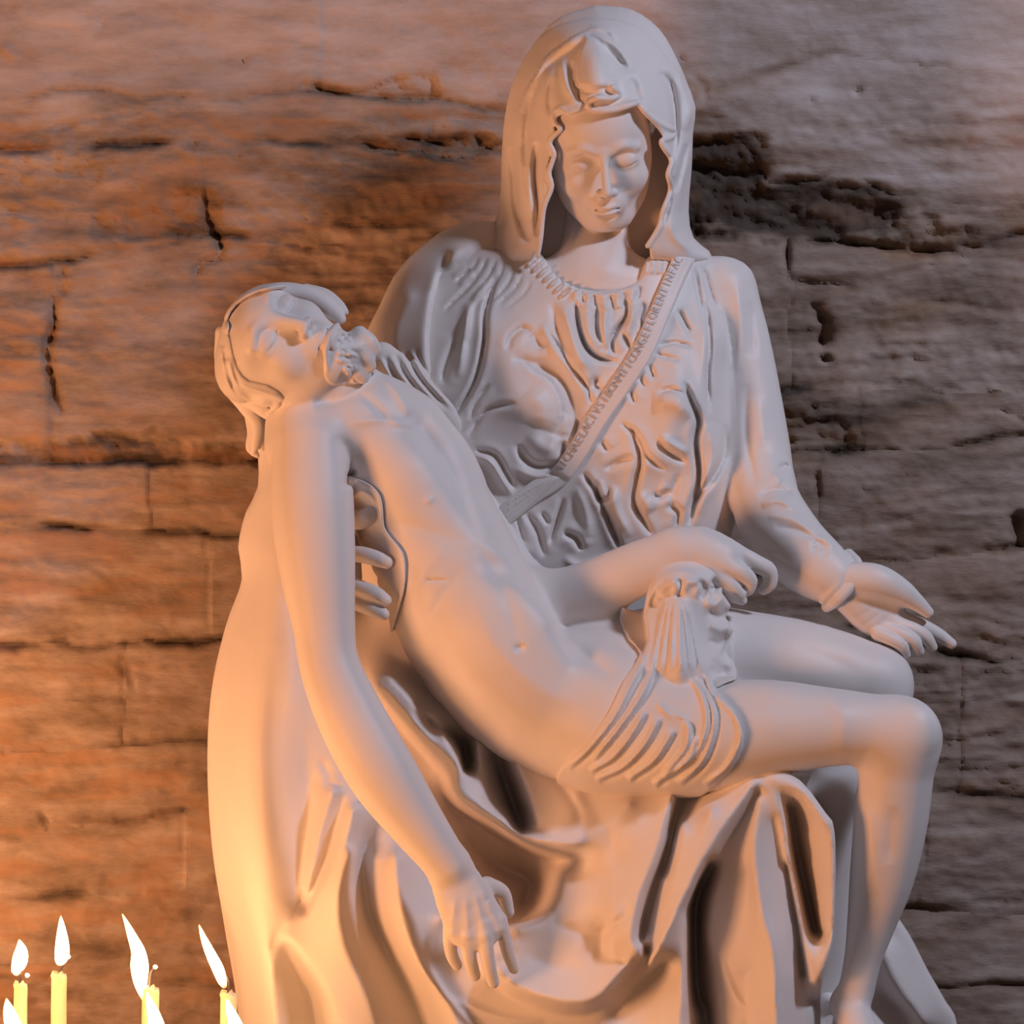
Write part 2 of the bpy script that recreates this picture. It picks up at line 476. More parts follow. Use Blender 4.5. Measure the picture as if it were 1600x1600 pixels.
# ---- the reclining man
man = Part('man_body', 2.2); man.slack = 34; man.soft = (.5, -.4, .5)
man.add(Chain([(575, 700, 170, 90), (640, 765, 185, 98), (692, 862, 190, 108), (738, 970, 195, 116), (800, 1060, 200, 110), (885, 1103, 205, 116), (975, 1120, 215, 110)]))
man.add(Chain([(600, 700, 245, 30), (632, 745, 250, 40), (655, 790, 240, 34)]), 45)           # near chest
man.add(Chain([(655, 655, 190, 36), (700, 730, 195, 40), (712, 770, 190, 30)]), 40)            # far chest
man.add(Ell(800, 1010, 290, (75, 100, 36), rot('z', -35)), 40)                                # belly
man.add(Chain([(585, 650, 190, 60), (545, 608, 210, 50), (500, 580, 205, 50)]), 30)           # neck
man.add(Chain([(470, 660, 245, 38), (540, 660, 235, 52), (610, 650, 200, 48)]), 30)           # shoulders
man.add(Chain([(486, 700, 262, 60), (488, 790, 285, 65), (495, 880, 300, 60), (506, 975, 312, 49), (515, 1040, 322, 47),
               (548, 1120, 338, 53), (597, 1208, 350, 54), (650, 1285, 352, 44), (700, 1352, 350, 34)]), 22)
man.add(Chain([(440, 665, 225, 26), (447, 700, 240, 34)]), 20)
hand(man, [(702, 1355, 350, 34), (722, 1400, 352, 43), (741, 1440, 350, 47)],
     [[(706, 1440, 352, 14), (703, 1468, 350, 11), (706, 1492, 342, 10), (714, 1508, 332, 8.5)],
      [(728, 1445, 358, 14), (731, 1475, 360, 12), (735, 1502, 352, 11), (742, 1524, 340, 9.5)],
      [(755, 1445, 358, 14), (759, 1475, 362, 12), (764, 1508, 354, 11), (771, 1535, 340, 9.5)],
      [(779, 1438, 345, 14), (787, 1462, 342, 11), (795, 1492, 334, 10), (803, 1514, 324, 8.5)]],
     [(760, 1385, 330, 16), (785, 1395, 318, 12), (795, 1425, 312, 9)], 3.5, ((0.1, -.25, 1), .45))
# far arm across the hips, its hand hanging limp
man.add(Chain([(650, 690, 90, 60), (740, 820, 80, 52), (800, 900, 100, 44), (850, 940, 150, 44)]), 15)
man.add(Chain([(850, 942, 150, 46), (925, 921, 172, 46), (1000, 887, 195, 42), (1058, 860, 208, 35)]), 20)
hand(man, [(1058, 858, 208, 33), (1095, 856, 215, 36), (1128, 868, 215, 33)],
     [[(1115, 856, 205, 17), (1150, 865, 205, 15), (1184, 882, 200, 14), (1201, 892, 192, 13), (1203, 912, 185, 11), (1193, 922, 182, 8)],
      [(1105, 872, 222, 17), (1138, 886, 226, 15), (1160, 896, 222, 14), (1172, 908, 214, 12), (1170, 922, 208, 9)],
      [(1098, 886, 225, 15), (1122, 902, 228, 13), (1143, 916, 224, 12), (1155, 928, 216, 10)],
      [(1090, 895, 220, 13), (1118, 915, 218, 11), (1140, 930, 212, 10), (1160, 938, 205, 8)]],
     [(1085, 850, 190, 18), (1130, 852, 170, 14), (1165, 868, 165, 11)], 6, ((.3, -.5, 1), .7))
# near leg
man.add(Chain([(955, 1128, 235, 106), (1035, 1143, 255, 97), (1110, 1150, 268, 87), (1200, 1138, 282, 76), (1290, 1136, 288, 62), (1352, 1140, 288, 57), (1408, 1155, 284, 60)]), 30)
man.add(Chain([(1405, 1150, 284, 60), (1400, 1215, 275, 58), (1391, 1290, 262, 57), (1378, 1370, 250, 50), (1362, 1440, 242, 38), (1348, 1500, 238, 29), (1338, 1548, 236, 28)]), 22)
man.add(Chain([(1322, 1568, 222, 26), (1338, 1600, 262, 30), (1352, 1650, 320, 30), (1362, 1680, 372, 22)]), 16)
man.add(Ell(1432, 1138, 318, (30, 34, 22)), 20)
# far leg
man.add(Chain([(950, 1062, 150, 96), (1060, 1035, 135, 92), (1160, 1042, 135, 88), (1260, 1052, 138, 80), (1345, 1066, 138, 66), (1366, 1068, 138, 57)]), 30)
man.add(Chain([(1366, 1068, 136, 57), (1364, 1100, 134, 58), (1345, 1180, 130, 52), (1300, 1246, 150, 44), (1285, 1330, 110, 44), (1290, 1500, 60, 34), (1290, 1640, 60, 28)]), 18)
manhead = HeadFrame(411, 538, 245, 1.15, np.array([[.328, .907, .266], [-.817, .409, -.389], [-.462, -.09, .875]]))
hd = Part('h'); build_head(hd, manhead, True)
for o in hd.ops: man.ops.append(o)
man.add(Chain([(520, 600, 225, 40), (480, 600, 225, 40)]), 20)
H = man.relief(300, 400, 1560, 1720)
H.ridge([(490, 632), (520, 628), (552, 616), (592, 588)], 9, -7); H.ridge([(600, 585), (622, 615), (640, 650)], 7, 4); H.ridge([(560, 612), (590, 640), (612, 664)], 7, -4); H.ridge([(545, 662), (600, 656), (650, 668)], 7, 4)
H.ridge([(530, 680), (545, 715), (548, 745)], 10, -5)
H.ridge([(640, 640), (700, 735), (748, 840)], 16, -5)                 # breastbone
H.ridge([(748, 850), (790, 930), (812, 1010)], 14, -3.5)
H.ridge([(610, 815), (670, 830), (730, 850)], 14, -3)
H.ridge([(700, 855), (665, 890), (640, 930)], 12, 3); H.ridge([(722, 885), (692, 930), (668, 975)], 10, -2.5)
H.ridge([(748, 850), (800, 880), (828, 930)], 12, 3)
H.blob(812, 1012, 7, 5, -7)
H.ridge([(668, 783), (672, 781)], 5, 3, 0)
H.ridge([(664, 906), (700, 907)], 2.2, -4, .2)                        # the wound
H.ridge([(740, 930), (775, 1010), (850, 1080), (920, 1100)], 20, 4)
H.ridge([(860, 972), (905, 1015), (960, 1060)], 14, -6)
H.ridge([(560, 735), (545, 745), (542, 765)], 6, -9)                  # armpit
H.ridge([(1150, 1090), (1230, 1108), (1300, 1100)], 18, -2.5, .4); H.ridge([(1290, 1085), (1318, 1120), (1312, 1180)], 14, 3, .4)
H.ridge([(1330, 1230), (1362, 1300), (1360, 1400)], 14, 4); H.ridge([(1395, 1260), (1388, 1350)], 10, -3)
H.ridge([(1240, 1010), (1300, 1030), (1350, 1055)], 16, -3, .4)
for a_, b_ in (((712, 1400), (706, 1455)), ((728, 1400), (731, 1460)), ((742, 1395), (757, 1458)), ((752, 1390), (780, 1448))): H.ridge([a_, b_], 5, 2.2)
for x_, y_ in ((706, 1458), (731, 1463), (758, 1462), (783, 1452)): H.blob(x_, y_, 8, 7, 3)
H.blob(761, 1405, 2.5, 2.5, -4)

# ---- the seated woman: head, neck, hands on a slim hidden core
woman = Part('woman_body', 1.35); woman.slack = 24
wh = HeadFrame(937, 227, 14, 1.09, rot('z', -5) @ rot('x', -23) @ rot('y', 1))
build_head(woman, wh)
woman.add(Chain([(935, 290, -60, 52), (932, 360, -52, 52), (930, 410, -36, 58)]), 7)
woman.add(Chain([(860, 446, -12, 42), (930, 444, -2, 50), (1000, 446, -12, 42)]), 34)
woman.add(Chain([(975, 330, -25, 6), (968, 385, 4, 8), (942, 425, 34, 7)]), 16)
# left hand, palm up
woman.add(Chain([(960, 470, -20, 16), (1120, 480, -30, 10), (1185, 750, 0, 10), (1240, 850, 90, 14), (1310, 905, 130, 30)]), 8)
hand(woman, [(1300, 905, 128, 34), (1335, 930, 130, 36), (1362, 962, 128, 32), (1388, 985, 126, 24)],
     [[(1392, 962, 122, 15), (1436, 977, 114, 12.5), (1466, 992, 110, 11), (1487, 1006, 108, 8)],
      [(1390, 974, 134, 14), (1426, 984, 134, 12), (1446, 996, 130, 11), (1457, 1011, 122, 8)],
      [(1384, 984, 142, 13), (1410, 992, 146, 11.5), (1428, 1003, 143, 10.5), (1437, 1018, 134, 7.5)],
      [(1372, 990, 148, 12), (1393, 999, 153, 10.5), (1409, 1009, 151, 9.5), (1416, 1023, 142, 7)]],
     [(1330, 905, 148, 27), (1368, 908, 152, 27), (1403, 922, 146, 21), (1430, 940, 138, 14), (1450, 957, 132, 9)], 3, ((.2, -.4, 1), .8))
woman.add(Chain([(1350, 930, 130, 28), (1388, 948, 126, 22)]), 14)
woman.cut(Chain([(1345, 935, 168, 3), (1375, 950, 160, 4), (1400, 958, 150, 3)]), 8)
# right hand under the man's arm
woman.add(Chain([(900, 480, -20, 16), (700, 480, -40, 10), (540, 700, 60, 10), (520, 860, 180, 22)]), 8)
hand(woman, [(505, 820, 185, 30), (532, 850, 205, 28), (540, 900, 215, 26)],
     [[(520, 800, 225, 17), (556, 812, 246, 16), (576, 806, 258, 14.5), (586, 797, 262, 10.5)],
      [(530, 868, 232, 14), (560, 866, 252, 13), (586, 872, 268, 12.5), (604, 879, 274, 10)],
      [(530, 905, 232, 14), (560, 918, 256, 13), (586, 928, 272, 12.5), (602, 938, 278, 10)],
      [(530, 930, 230, 13), (565, 945, 256, 12), (585, 952, 270, 12), (599, 960, 275, 9.5)]], None, 6)
# ------------------------------------------------------------------ draperies
# veil
veil = Part('veil', 2.0); veil.rear = 1.1
VF = solve_field(720, -10, 1140, 440, [
    [(930, 14, -30), (862, 40, -40), (806, 118, -45), (790, 190, -40), (785, 280, -40), (778, 345, -40), (752, 378, -45)],
    [(930, 14, -30), (995, 24, -35), (1040, 62, -40), (1072, 130, -40), (1084, 180, -10), (1080, 260, -30), (1076, 340, -30), (1106, 396, -10)],
    [(880, 62, 50), (930, 48, 62), (985, 66, 55)], [(928, 80, 112), (930, 110, 132), (935, 150, 142)],
    [(858, 110, 75), (850, 150, 78), (845, 190, 72)], [(1000, 100, 92), (1020, 140, 84), (1035, 170, 66)],
    [(900, 172, 134), (868, 192, 100), (860, 240, 88), (850, 310, 80), (842, 395, 66)],
    [(1000, 162, 130), (1030, 200, 92), (1048, 260, 78), (1040, 330, 66), (1012, 385, 55)],
    [(812, 180, 35), (808, 280, 38), (806, 360, 42), (800, 400, 46)], [(1066, 240, 40), (1060, 340, 40), (1085, 400, 24)]], blur=11)
H = VF
_r, _s = H.ridge, H.step
H.ridge = lambda p, w, h, e=.25, sharp=1.6: _r(p, w, h * 1.35, e, sharp)
H.step([(925, 44), (900, 55), (875, 72), (852, 90), (836, 118), (820, 145), (810, 175)][::-1], 22, 11)
H.ridge([(915, 60), (880, 86), (852, 108), (838, 135), (826, 170), (821, 210), (822, 260)], 5, -11, .15)
H.ridge([(795, 230), (801, 275), (805, 320), (815, 352), (826, 378)], 6, -18, .25)
H.ridge([(838, 222), (835, 275), (840, 330), (838, 370)], 5, -14, .2)
H.ridge([(828, 215), (827, 290), (832, 340)], 6, 7); H.ridge([(812, 230), (816, 290), (826, 330)], 5, 6)
H.ridge([(788, 330), (780, 370), (790, 400)], 6, -7)
H.ridge([(920, 43), (952, 48), (964, 66)], 4, 7); H.ridge([(925, 52), (962, 72), (986, 104)], 5, 9); H.ridge([(945, 72), (966, 96), (980, 106)], 4, -7)
H.area([(915, 57), (932, 64), (944, 84), (952, 110), (963, 136), (960, 146), (905, 138), (900, 100)], 11, 5)
H.ridge([(906, 138), (930, 141), (956, 139)], 4, -12, .1); H.ridge([(905, 133), (906, 152), (913, 164)], 3.5, -14)
H.ridge([(924, 158), (940, 151), (958, 153), (966, 144)], 4, 7); H.ridge([(926, 168), (950, 170), (990, 158)], 5, 7)
H.ridge([(877, 88), (884, 130), (898, 160)], 6, 8); H.ridge([(892, 95), (898, 135), (903, 150)], 4, -6)
H.ridge([(862, 120), (858, 160), (862, 180)], 5, -6)
H.ridge([(1030, 112), (1046, 130), (1054, 165), (1056, 215), (1050, 250)], 6, -22, .2)
H.ridge([(1036, 104), (1060, 114), (1070, 145), (1080, 175), (1072, 205)], 9, 12)
H.ridge([(1056, 300), (1066, 262), (1075, 225)], 5, -12); H.ridge([(1034, 352), (1045, 320), (1052, 275)], 5, -12)
H.ridge([(1062, 330), (1066, 290), (1076, 250)], 6, 5); H.ridge([(1048, 340), (1054, 370), (1080, 392)], 7, 6)
H.ridge([(985, 120), (1003, 170)], 8, -5)
VO = [(930, 8), (985, 14), (1030, 45), (1058, 92), (1072, 125), (1087, 168), (1083, 205), (1081, 260), (1076, 330), (1084, 372), (1108, 392), (1110, 408), (1082, 414), (1030, 408), (930, 400), (845, 404), (802, 414), (770, 404), (744, 384), (772, 350), (782, 300), (784, 240), (789, 180), (805, 118), (842, 58), (876, 26)]
_s([(835, 64), (870, 40), (930, 29), (990, 40), (1034, 78), (1056, 122)], 16, 4)
veil.add(Pillow(VO, VF, 70, 26))
veil.cut(Pillow([(903, 176), (918, 172), (930, 177), (960, 173), (1000, 163), (1020, 192), (1036, 214), (1036, 232), (1047, 254), (1045, 300), (1034, 340), (1014, 378), (1004, 440), (838, 440), (842, 380), (850, 320), (858, 290), (855, 262), (862, 240), (862, 224), (868, 206), (866, 188), (882, 178)], 155, 200, 5), 5)

def hem(part, pts, m, r, dz=-3, k=3):
    P = smooth_path(pts, 6)[:, :2]; z = [float(m.look(np.array([x]), np.array([y]))[0]) for x, y in P]
    part.add(Chain([(x, y, q + dz, r) for (x, y), q in zip(P, z)], step=7), k)
hem(veil, [(957, 137), (967, 147), (955, 154), (930, 154), (920, 162), (930, 173), (962, 171), (997, 160)], VF, 5, 2)
hem(veil, [(960, 120), (962, 136), (940, 141), (916, 139), (906, 136)], VF, 3.5, 1)
hem(veil, [(906, 140), (910, 158), (902, 172), (886, 176), (878, 170), (866, 176), (868, 192), (876, 202), (866, 212), (858, 224), (866, 240), (858, 270), (862, 292), (850, 326), (845, 372), (840, 400)], VF, 4, -2)
hem(veil, [(998, 162), (1012, 180), (1034, 196), (1053, 205), (1050, 214), (1034, 220), (1038, 232), (1050, 250), (1044, 272), (1048, 296), (1036, 330), (1030, 356), (1012, 384)], VF, 4.5, -2)
veil.cut(Chain([(911, 140, 165, 3), (914, 152, 165, 4.5), (917, 160, 160, 3)], step=4), 3)
# gown over the chest
gown = Part('gown', 2.3); gown.rear = .6
GF = solve_field(540, 330, 1240, 1000, [
    [(745, 388, 0), (700, 402, -6), (672, 440, 0)], [(840, 402, 25), (882, 446, 52), (930, 466, 62), (1000, 446, 52), (1046, 404, 22)],
    [(1110, 408, -10), (1170, 428, -40), (1186, 500, -55)], [(720, 500, 52), (730, 600, 80)], [(770, 500, 72), (800, 600, 108), (820, 650, 118)], [(780, 700, 100), (860, 700, 100)],
    [(860, 560, 100), (930, 560, 88), (935, 650, 94)], [(1060, 560, 92), (1055, 640, 122), (1030, 720, 112)], [(860, 800, 82), (930, 830, 78), (1000, 850, 88), (1060, 820, 82)],
    [(860, 950, 60), (1000, 950, 60), (1100, 900, 45)], [(1110, 520, 60), (1118, 640, 72), (1128, 760, 62), (1100, 850, 60)], [(1150, 560, -20), (1160, 700, -20), (1150, 830, 0)],
    [(660, 600, 50), (710, 680, 88), (780, 780, 92), (820, 860, 84)]], blur=9)
G = GF
G0 = Map(540, 330, 1240, 1000, 3.0); G0.a = GF.a.copy() + FP(9)
def R(p, w, h, e=.25, s=1.6): G.ridge(p, w * 1.1, h * 1.45, e, s)
def V(p, w=3.6, h=-13, e=.2):
    G.ridge(p, w * 1.05, h * 1.5, e, 1.5)
    G.ridge(p, w * 3.4, -h * .55, e, 2)
V([(775, 430), (759, 485), (756, 535), (744, 590), (722, 632), (700, 652)], 4, -15)
V([(900, 468), (903, 507), (916, 544), (938, 561), (966, 564)], 4, -18); V([(978, 468), (978, 494), (963, 516), (956, 535), (960, 556)], 4, -17)
V([(933, 474), (931, 500), (934, 524), (944, 534)], 5, -9); R([(918, 478), (922, 520), (940, 545)], 6, 7); R([(950, 474), (944, 510), (948, 545)], 6, 8); R([(990, 474), (986, 505), (976, 530)], 6, 7)
V([(974, 521), (984, 545)], 4, -13); V([(1006, 470), (1002, 500), (1010, 515)], 4, -10)
R([(880, 470), (888, 510), (906, 560), (936, 590)], 9, 11); R([(862, 470), (872, 520), (890, 560)], 5, -5)
G.step([(811, 562), (830, 580), (858, 598), (874, 632), (871, 662), (862, 680)][::-1], 12, -9); R([(835, 560), (868, 580), (890, 615), (898, 655), (890, 690)], 10, -9)
V([(853, 513), (887, 566), (916, 604), (924, 632)], 4, -13); R([(846, 505), (870, 545), (905, 590)], 6, 7, .2)
V([(792, 548), (800, 525), (818, 512), (830, 520)], 5, -8); R([(830, 520), (850, 545)], 8, -7); R([(800, 560), (830, 566), (870, 584)], 7, -6)
R([(825, 610), (850, 640), (845, 670)], 22, 9)
V([(731, 680), (760, 642), (806, 629)], 4, -9); V([(734, 656), (745, 625), (764, 600)], 4, -7)
V([(809, 694), (815, 712), (837, 729), (876, 727)], 5, -11); R([(825, 680), (850, 700), (872, 705)], 14, 7); R([(800, 730), (835, 745), (875, 742)], 6, 6)
V([(741, 704), (772, 711), (791, 741), (804, 764)], 4, -12); R([(738, 712), (765, 722), (785, 752), (800, 775)], 5, 8)
V([(912, 738), (937, 782), (969, 857)], 4, -17, .12); V([(881, 779), (870, 815), (858, 850)], 4, -13); V([(880, 832), (900, 841), (909, 860)], 5, -15)
V([(985, 668), (1000, 716), (994, 752), (991, 788), (1020, 838)], 5, -16); V([(931, 751), (937, 780), (950, 777), (952, 760)], 4, -14)
V([(969, 660), (998, 682), (1014, 716), (1040, 735)], 4, -9); V([(1028, 688), (1044, 708), (1072, 722)], 5, -9); R([(1030, 680), (1052, 696), (1075, 708)], 5, 6)
V([(1069, 597), (1079, 626), (1091, 657), (1087, 690), (1092, 750), (1078, 800)], 5, -24, .12); V([(1103, 470), (1109, 535), (1106, 591), (1109, 645)], 4, -12)
V([(1134, 663), (1131, 713), (1112, 750), (1091, 776), (1075, 822)], 5, -16, .15); R([(1108, 660), (1112, 720), (1090, 775)], 7, 9)
V([(1131, 480), (1142, 545), (1150, 620), (1155, 700)], 5, -14); V([(1059, 484), (1068, 500), (1079, 520)], 4, -10)
V([(1031, 541), (1053, 535), (1082, 541)], 3, -8); V([(1025, 554), (1062, 562)], 3, -7); V([(1014, 570), (1022, 592)], 4, -8); V([(1000, 590), (1008, 605)], 4, -7)
V([(1028, 614), (1050, 607), (1074, 620)], 4, -10); R([(1020, 630), (1050, 628), (1080, 650)], 14, 8); V([(1022, 790 - 20), (1031, 777), (1048, 766)], 5, -12)
V([(985, 612), (992, 630)], 4, -8); V([(905, 655), (900, 668), (898, 682)], 6, -15); V([(884, 690), (880, 700), (884, 715)], 6, -15); V([(935, 590), (928, 603), (940, 606)], 6, -15)
V([(1100, 420), (1108, 450), (1118, 480)], 3, -6); V([(1085, 420), (1092, 460), (1100, 500)], 3, -6)
V([(940, 690), (950, 705)], 5, -9); R([(900, 760), (915, 800), (920, 840)], 8, 7); R([(955, 760), (965, 800), (985, 840)], 8, 8); R([(1000, 770), (1020, 800)], 8, 6)
V([(945, 735), (965, 722), (990, 715)], 5, -8); V([(1040, 790), (1060, 800), (1055, 830)], 5, -9); V([(1060, 740), (1050, 780), (1062, 800)], 5, -6)
V([(820, 800), (840, 830), (850, 870)], 5, -8); V([(845, 800), (858, 820)], 4, -7); V([(805, 800), (820, 850)], 4, -6); R([(880, 870), (905, 885), (960, 870)], 6, 5)
for i, (x, y, q) in enumerate(((790, 408, 70), (806, 416, 62), (818, 426, 50), (776, 404, 60), (762, 402, 50), (748, 404, 34), (830, 440, 40))):   # gathered shoulder
    V([(x, y), (x - 8 - q * .12, y + q * .5), (x - 26 - q * .3, y + q)], 2.4, -3.6)
V([(748, 432), (722, 458), (694, 484)], 3, -7); V([(735, 420), (712, 440)], 3, -6); R([(760, 440), (735, 480), (725, 530)], 5, 5)
V([(716, 530), (700, 560), (690, 600)], 6, -8); R([(732, 470), (726, 520), (716, 590)], 6, 7)
for i in range(7):                                                # ruffled neckband
    t = i / 6; x, y = 838 + t * 52, 402 + t * 48
    R([(x - 16, y + 15), (x + 11, y - 9)], 3, 6, .1); R([(x - 12, y + 20), (x + 15, y - 4)], 1.8, -4, .1)
for x, y, d in ((898, 462, 3), (918, 468, 0), (944, 470, 1), (966, 466, -2), (990, 456, -5)):
    R([(x, y - 9), (x + d, y + 16)], 6, 4.5, .1); R([(x + 11, y - 8), (x + 11 + d, y + 12)], 2.4, -5, .1)
R([(876, 436), (900, 453), (935, 460), (975, 453), (1000, 436)], 4, 5, .1)
for i in range(4): R([(1012 + i * 9, 402 + i), (1008 + i * 10, 428)], 3, 5, .1)
GO = [(742, 384), (800, 396), (836, 392), (852, 405), (878, 438), (930, 454), (985, 446), (1000, 432), (1012, 402), (1050, 396), (1108, 402), (1146, 408), (1172, 424), (1184, 470), (1190, 540), (1160, 640), (1158, 760), (1140, 850), (1110, 985), (830, 985), (760, 860), (690, 740), (640, 650), (650, 560), (668, 460), (694, 404)]
gown.add(Pillow(GO, GF, 90, 16))
sl = Chain([(1128, 455, -50, 52), (1150, 540, -42, 54), (1165, 630, -28, 57), (1180, 710, -8, 56), (1188, 758, 20, 53)])
gown.add(sl, 14)
gown.add(Chain([(1190, 762, 24, 50), (1205, 806, 62, 56), (1240, 856, 100, 56), (1278, 888, 124, 50), (1300, 902, 134, 42)]), 14)
gown.add(Chain([(1326, 866, 112, 9), (1340, 884, 142, 9.5), (1332, 910, 164, 9.5), (1310, 936, 166, 9.5), (1292, 948, 142, 9)]), 2)
gown.add(Chain([(1312, 864, 112, 7), (1320, 884, 150, 7), (1308, 914, 168, 7), (1286, 938, 156, 7)]), 3)
gown.cut(Chain([(1326, 908, 138, 28), (1356, 925, 144, 33), (1386, 945, 148, 40)]), 3)
SH = gown.relief(1100, 380, 1360, 960)
for p, w, h in (([(1150, 440), (1158, 520), (1150, 580)], 8, 5), ([(1172, 470), (1178, 560)], 8, -4), ([(1168, 600), (1166, 680), (1180, 760)], 7, -6), ([(1185, 620), (1192, 700)], 10, 4),
                ([(1215, 735), (1232, 725)], 5, -6), ([(1185, 775), (1210, 765), (1240, 770)], 6, -7), ([(1190, 790), (1215, 782), (1240, 792)], 5, 6), ([(1205, 740), (1222, 752)], 7, 4),
                ([(1200, 806), (1240, 812), (1275, 838)], 6, 4), ([(1210, 822), (1255, 832), (1296, 862)], 6, -5), ([(1255, 845), (1285, 842), (1305, 855)], 5, 4),
                ([(1268, 862), (1280, 856), (1290, 870)], 4, -5), ([(1275, 850), (1288, 866)], 3, 4), ([(1150, 850), (1190, 850), (1240, 880)], 14, -4)):
    SH.ridge(p, w, h)

# cloak over the right shoulder
cloak = Part('cloak', 2.5)
CF = solve_field(520, 320, 820, 680, [
    [(765, 350, -40), (700, 366, -50), (640, 410, -60), (600, 470, -70), (575, 520, -70), (560, 580, -60)],
    [(760, 372, 0), (715, 392, 10), (690, 420, 22), (672, 470, 45), (663, 540, 66), (672, 600, 80), (684, 618, 84)],
    [(700, 400, -10), (683, 440, -5), (678, 500, 10), (684, 580, 20), (694, 622, 30)],
    [(640, 460, 20), (615, 520, 30), (625, 580, 42), (660, 620, 60)]], blur=5)
CF.ridge([(720, 385), (692, 420), (676, 470), (668, 540), (676, 600)], 6, 9); CF.ridge([(704, 392), (688, 426), (684, 450)], 6, -10)
cloak.add(Pillow([(775, 346), (740, 345), (700, 356), (652, 390), (615, 432), (592, 480), (572, 520), (545, 600), (640, 640), (686, 626), (700, 560), (705, 480), (722, 420), (780, 400)], CF, 80, 22))
# swathe behind the neck of the man
cloak.add(Chain([(596, 560, 120, 26), (640, 600, 130, 30), (684, 642, 110, 26), (712, 676, 70, 14)]), 16)
NH = cloak.relief(540, 330, 860, 900)
for i in range(4): NH.ridge([(592 + i * 16, 556 - i * 3), (612 + i * 18, 592), (650 + i * 20, 640)], 4, 7 if i % 2 else 6); NH.ridge([(600 + i * 16, 556 - i * 3), (620 + i * 18, 592), (658 + i * 20, 640)], 3, -6)

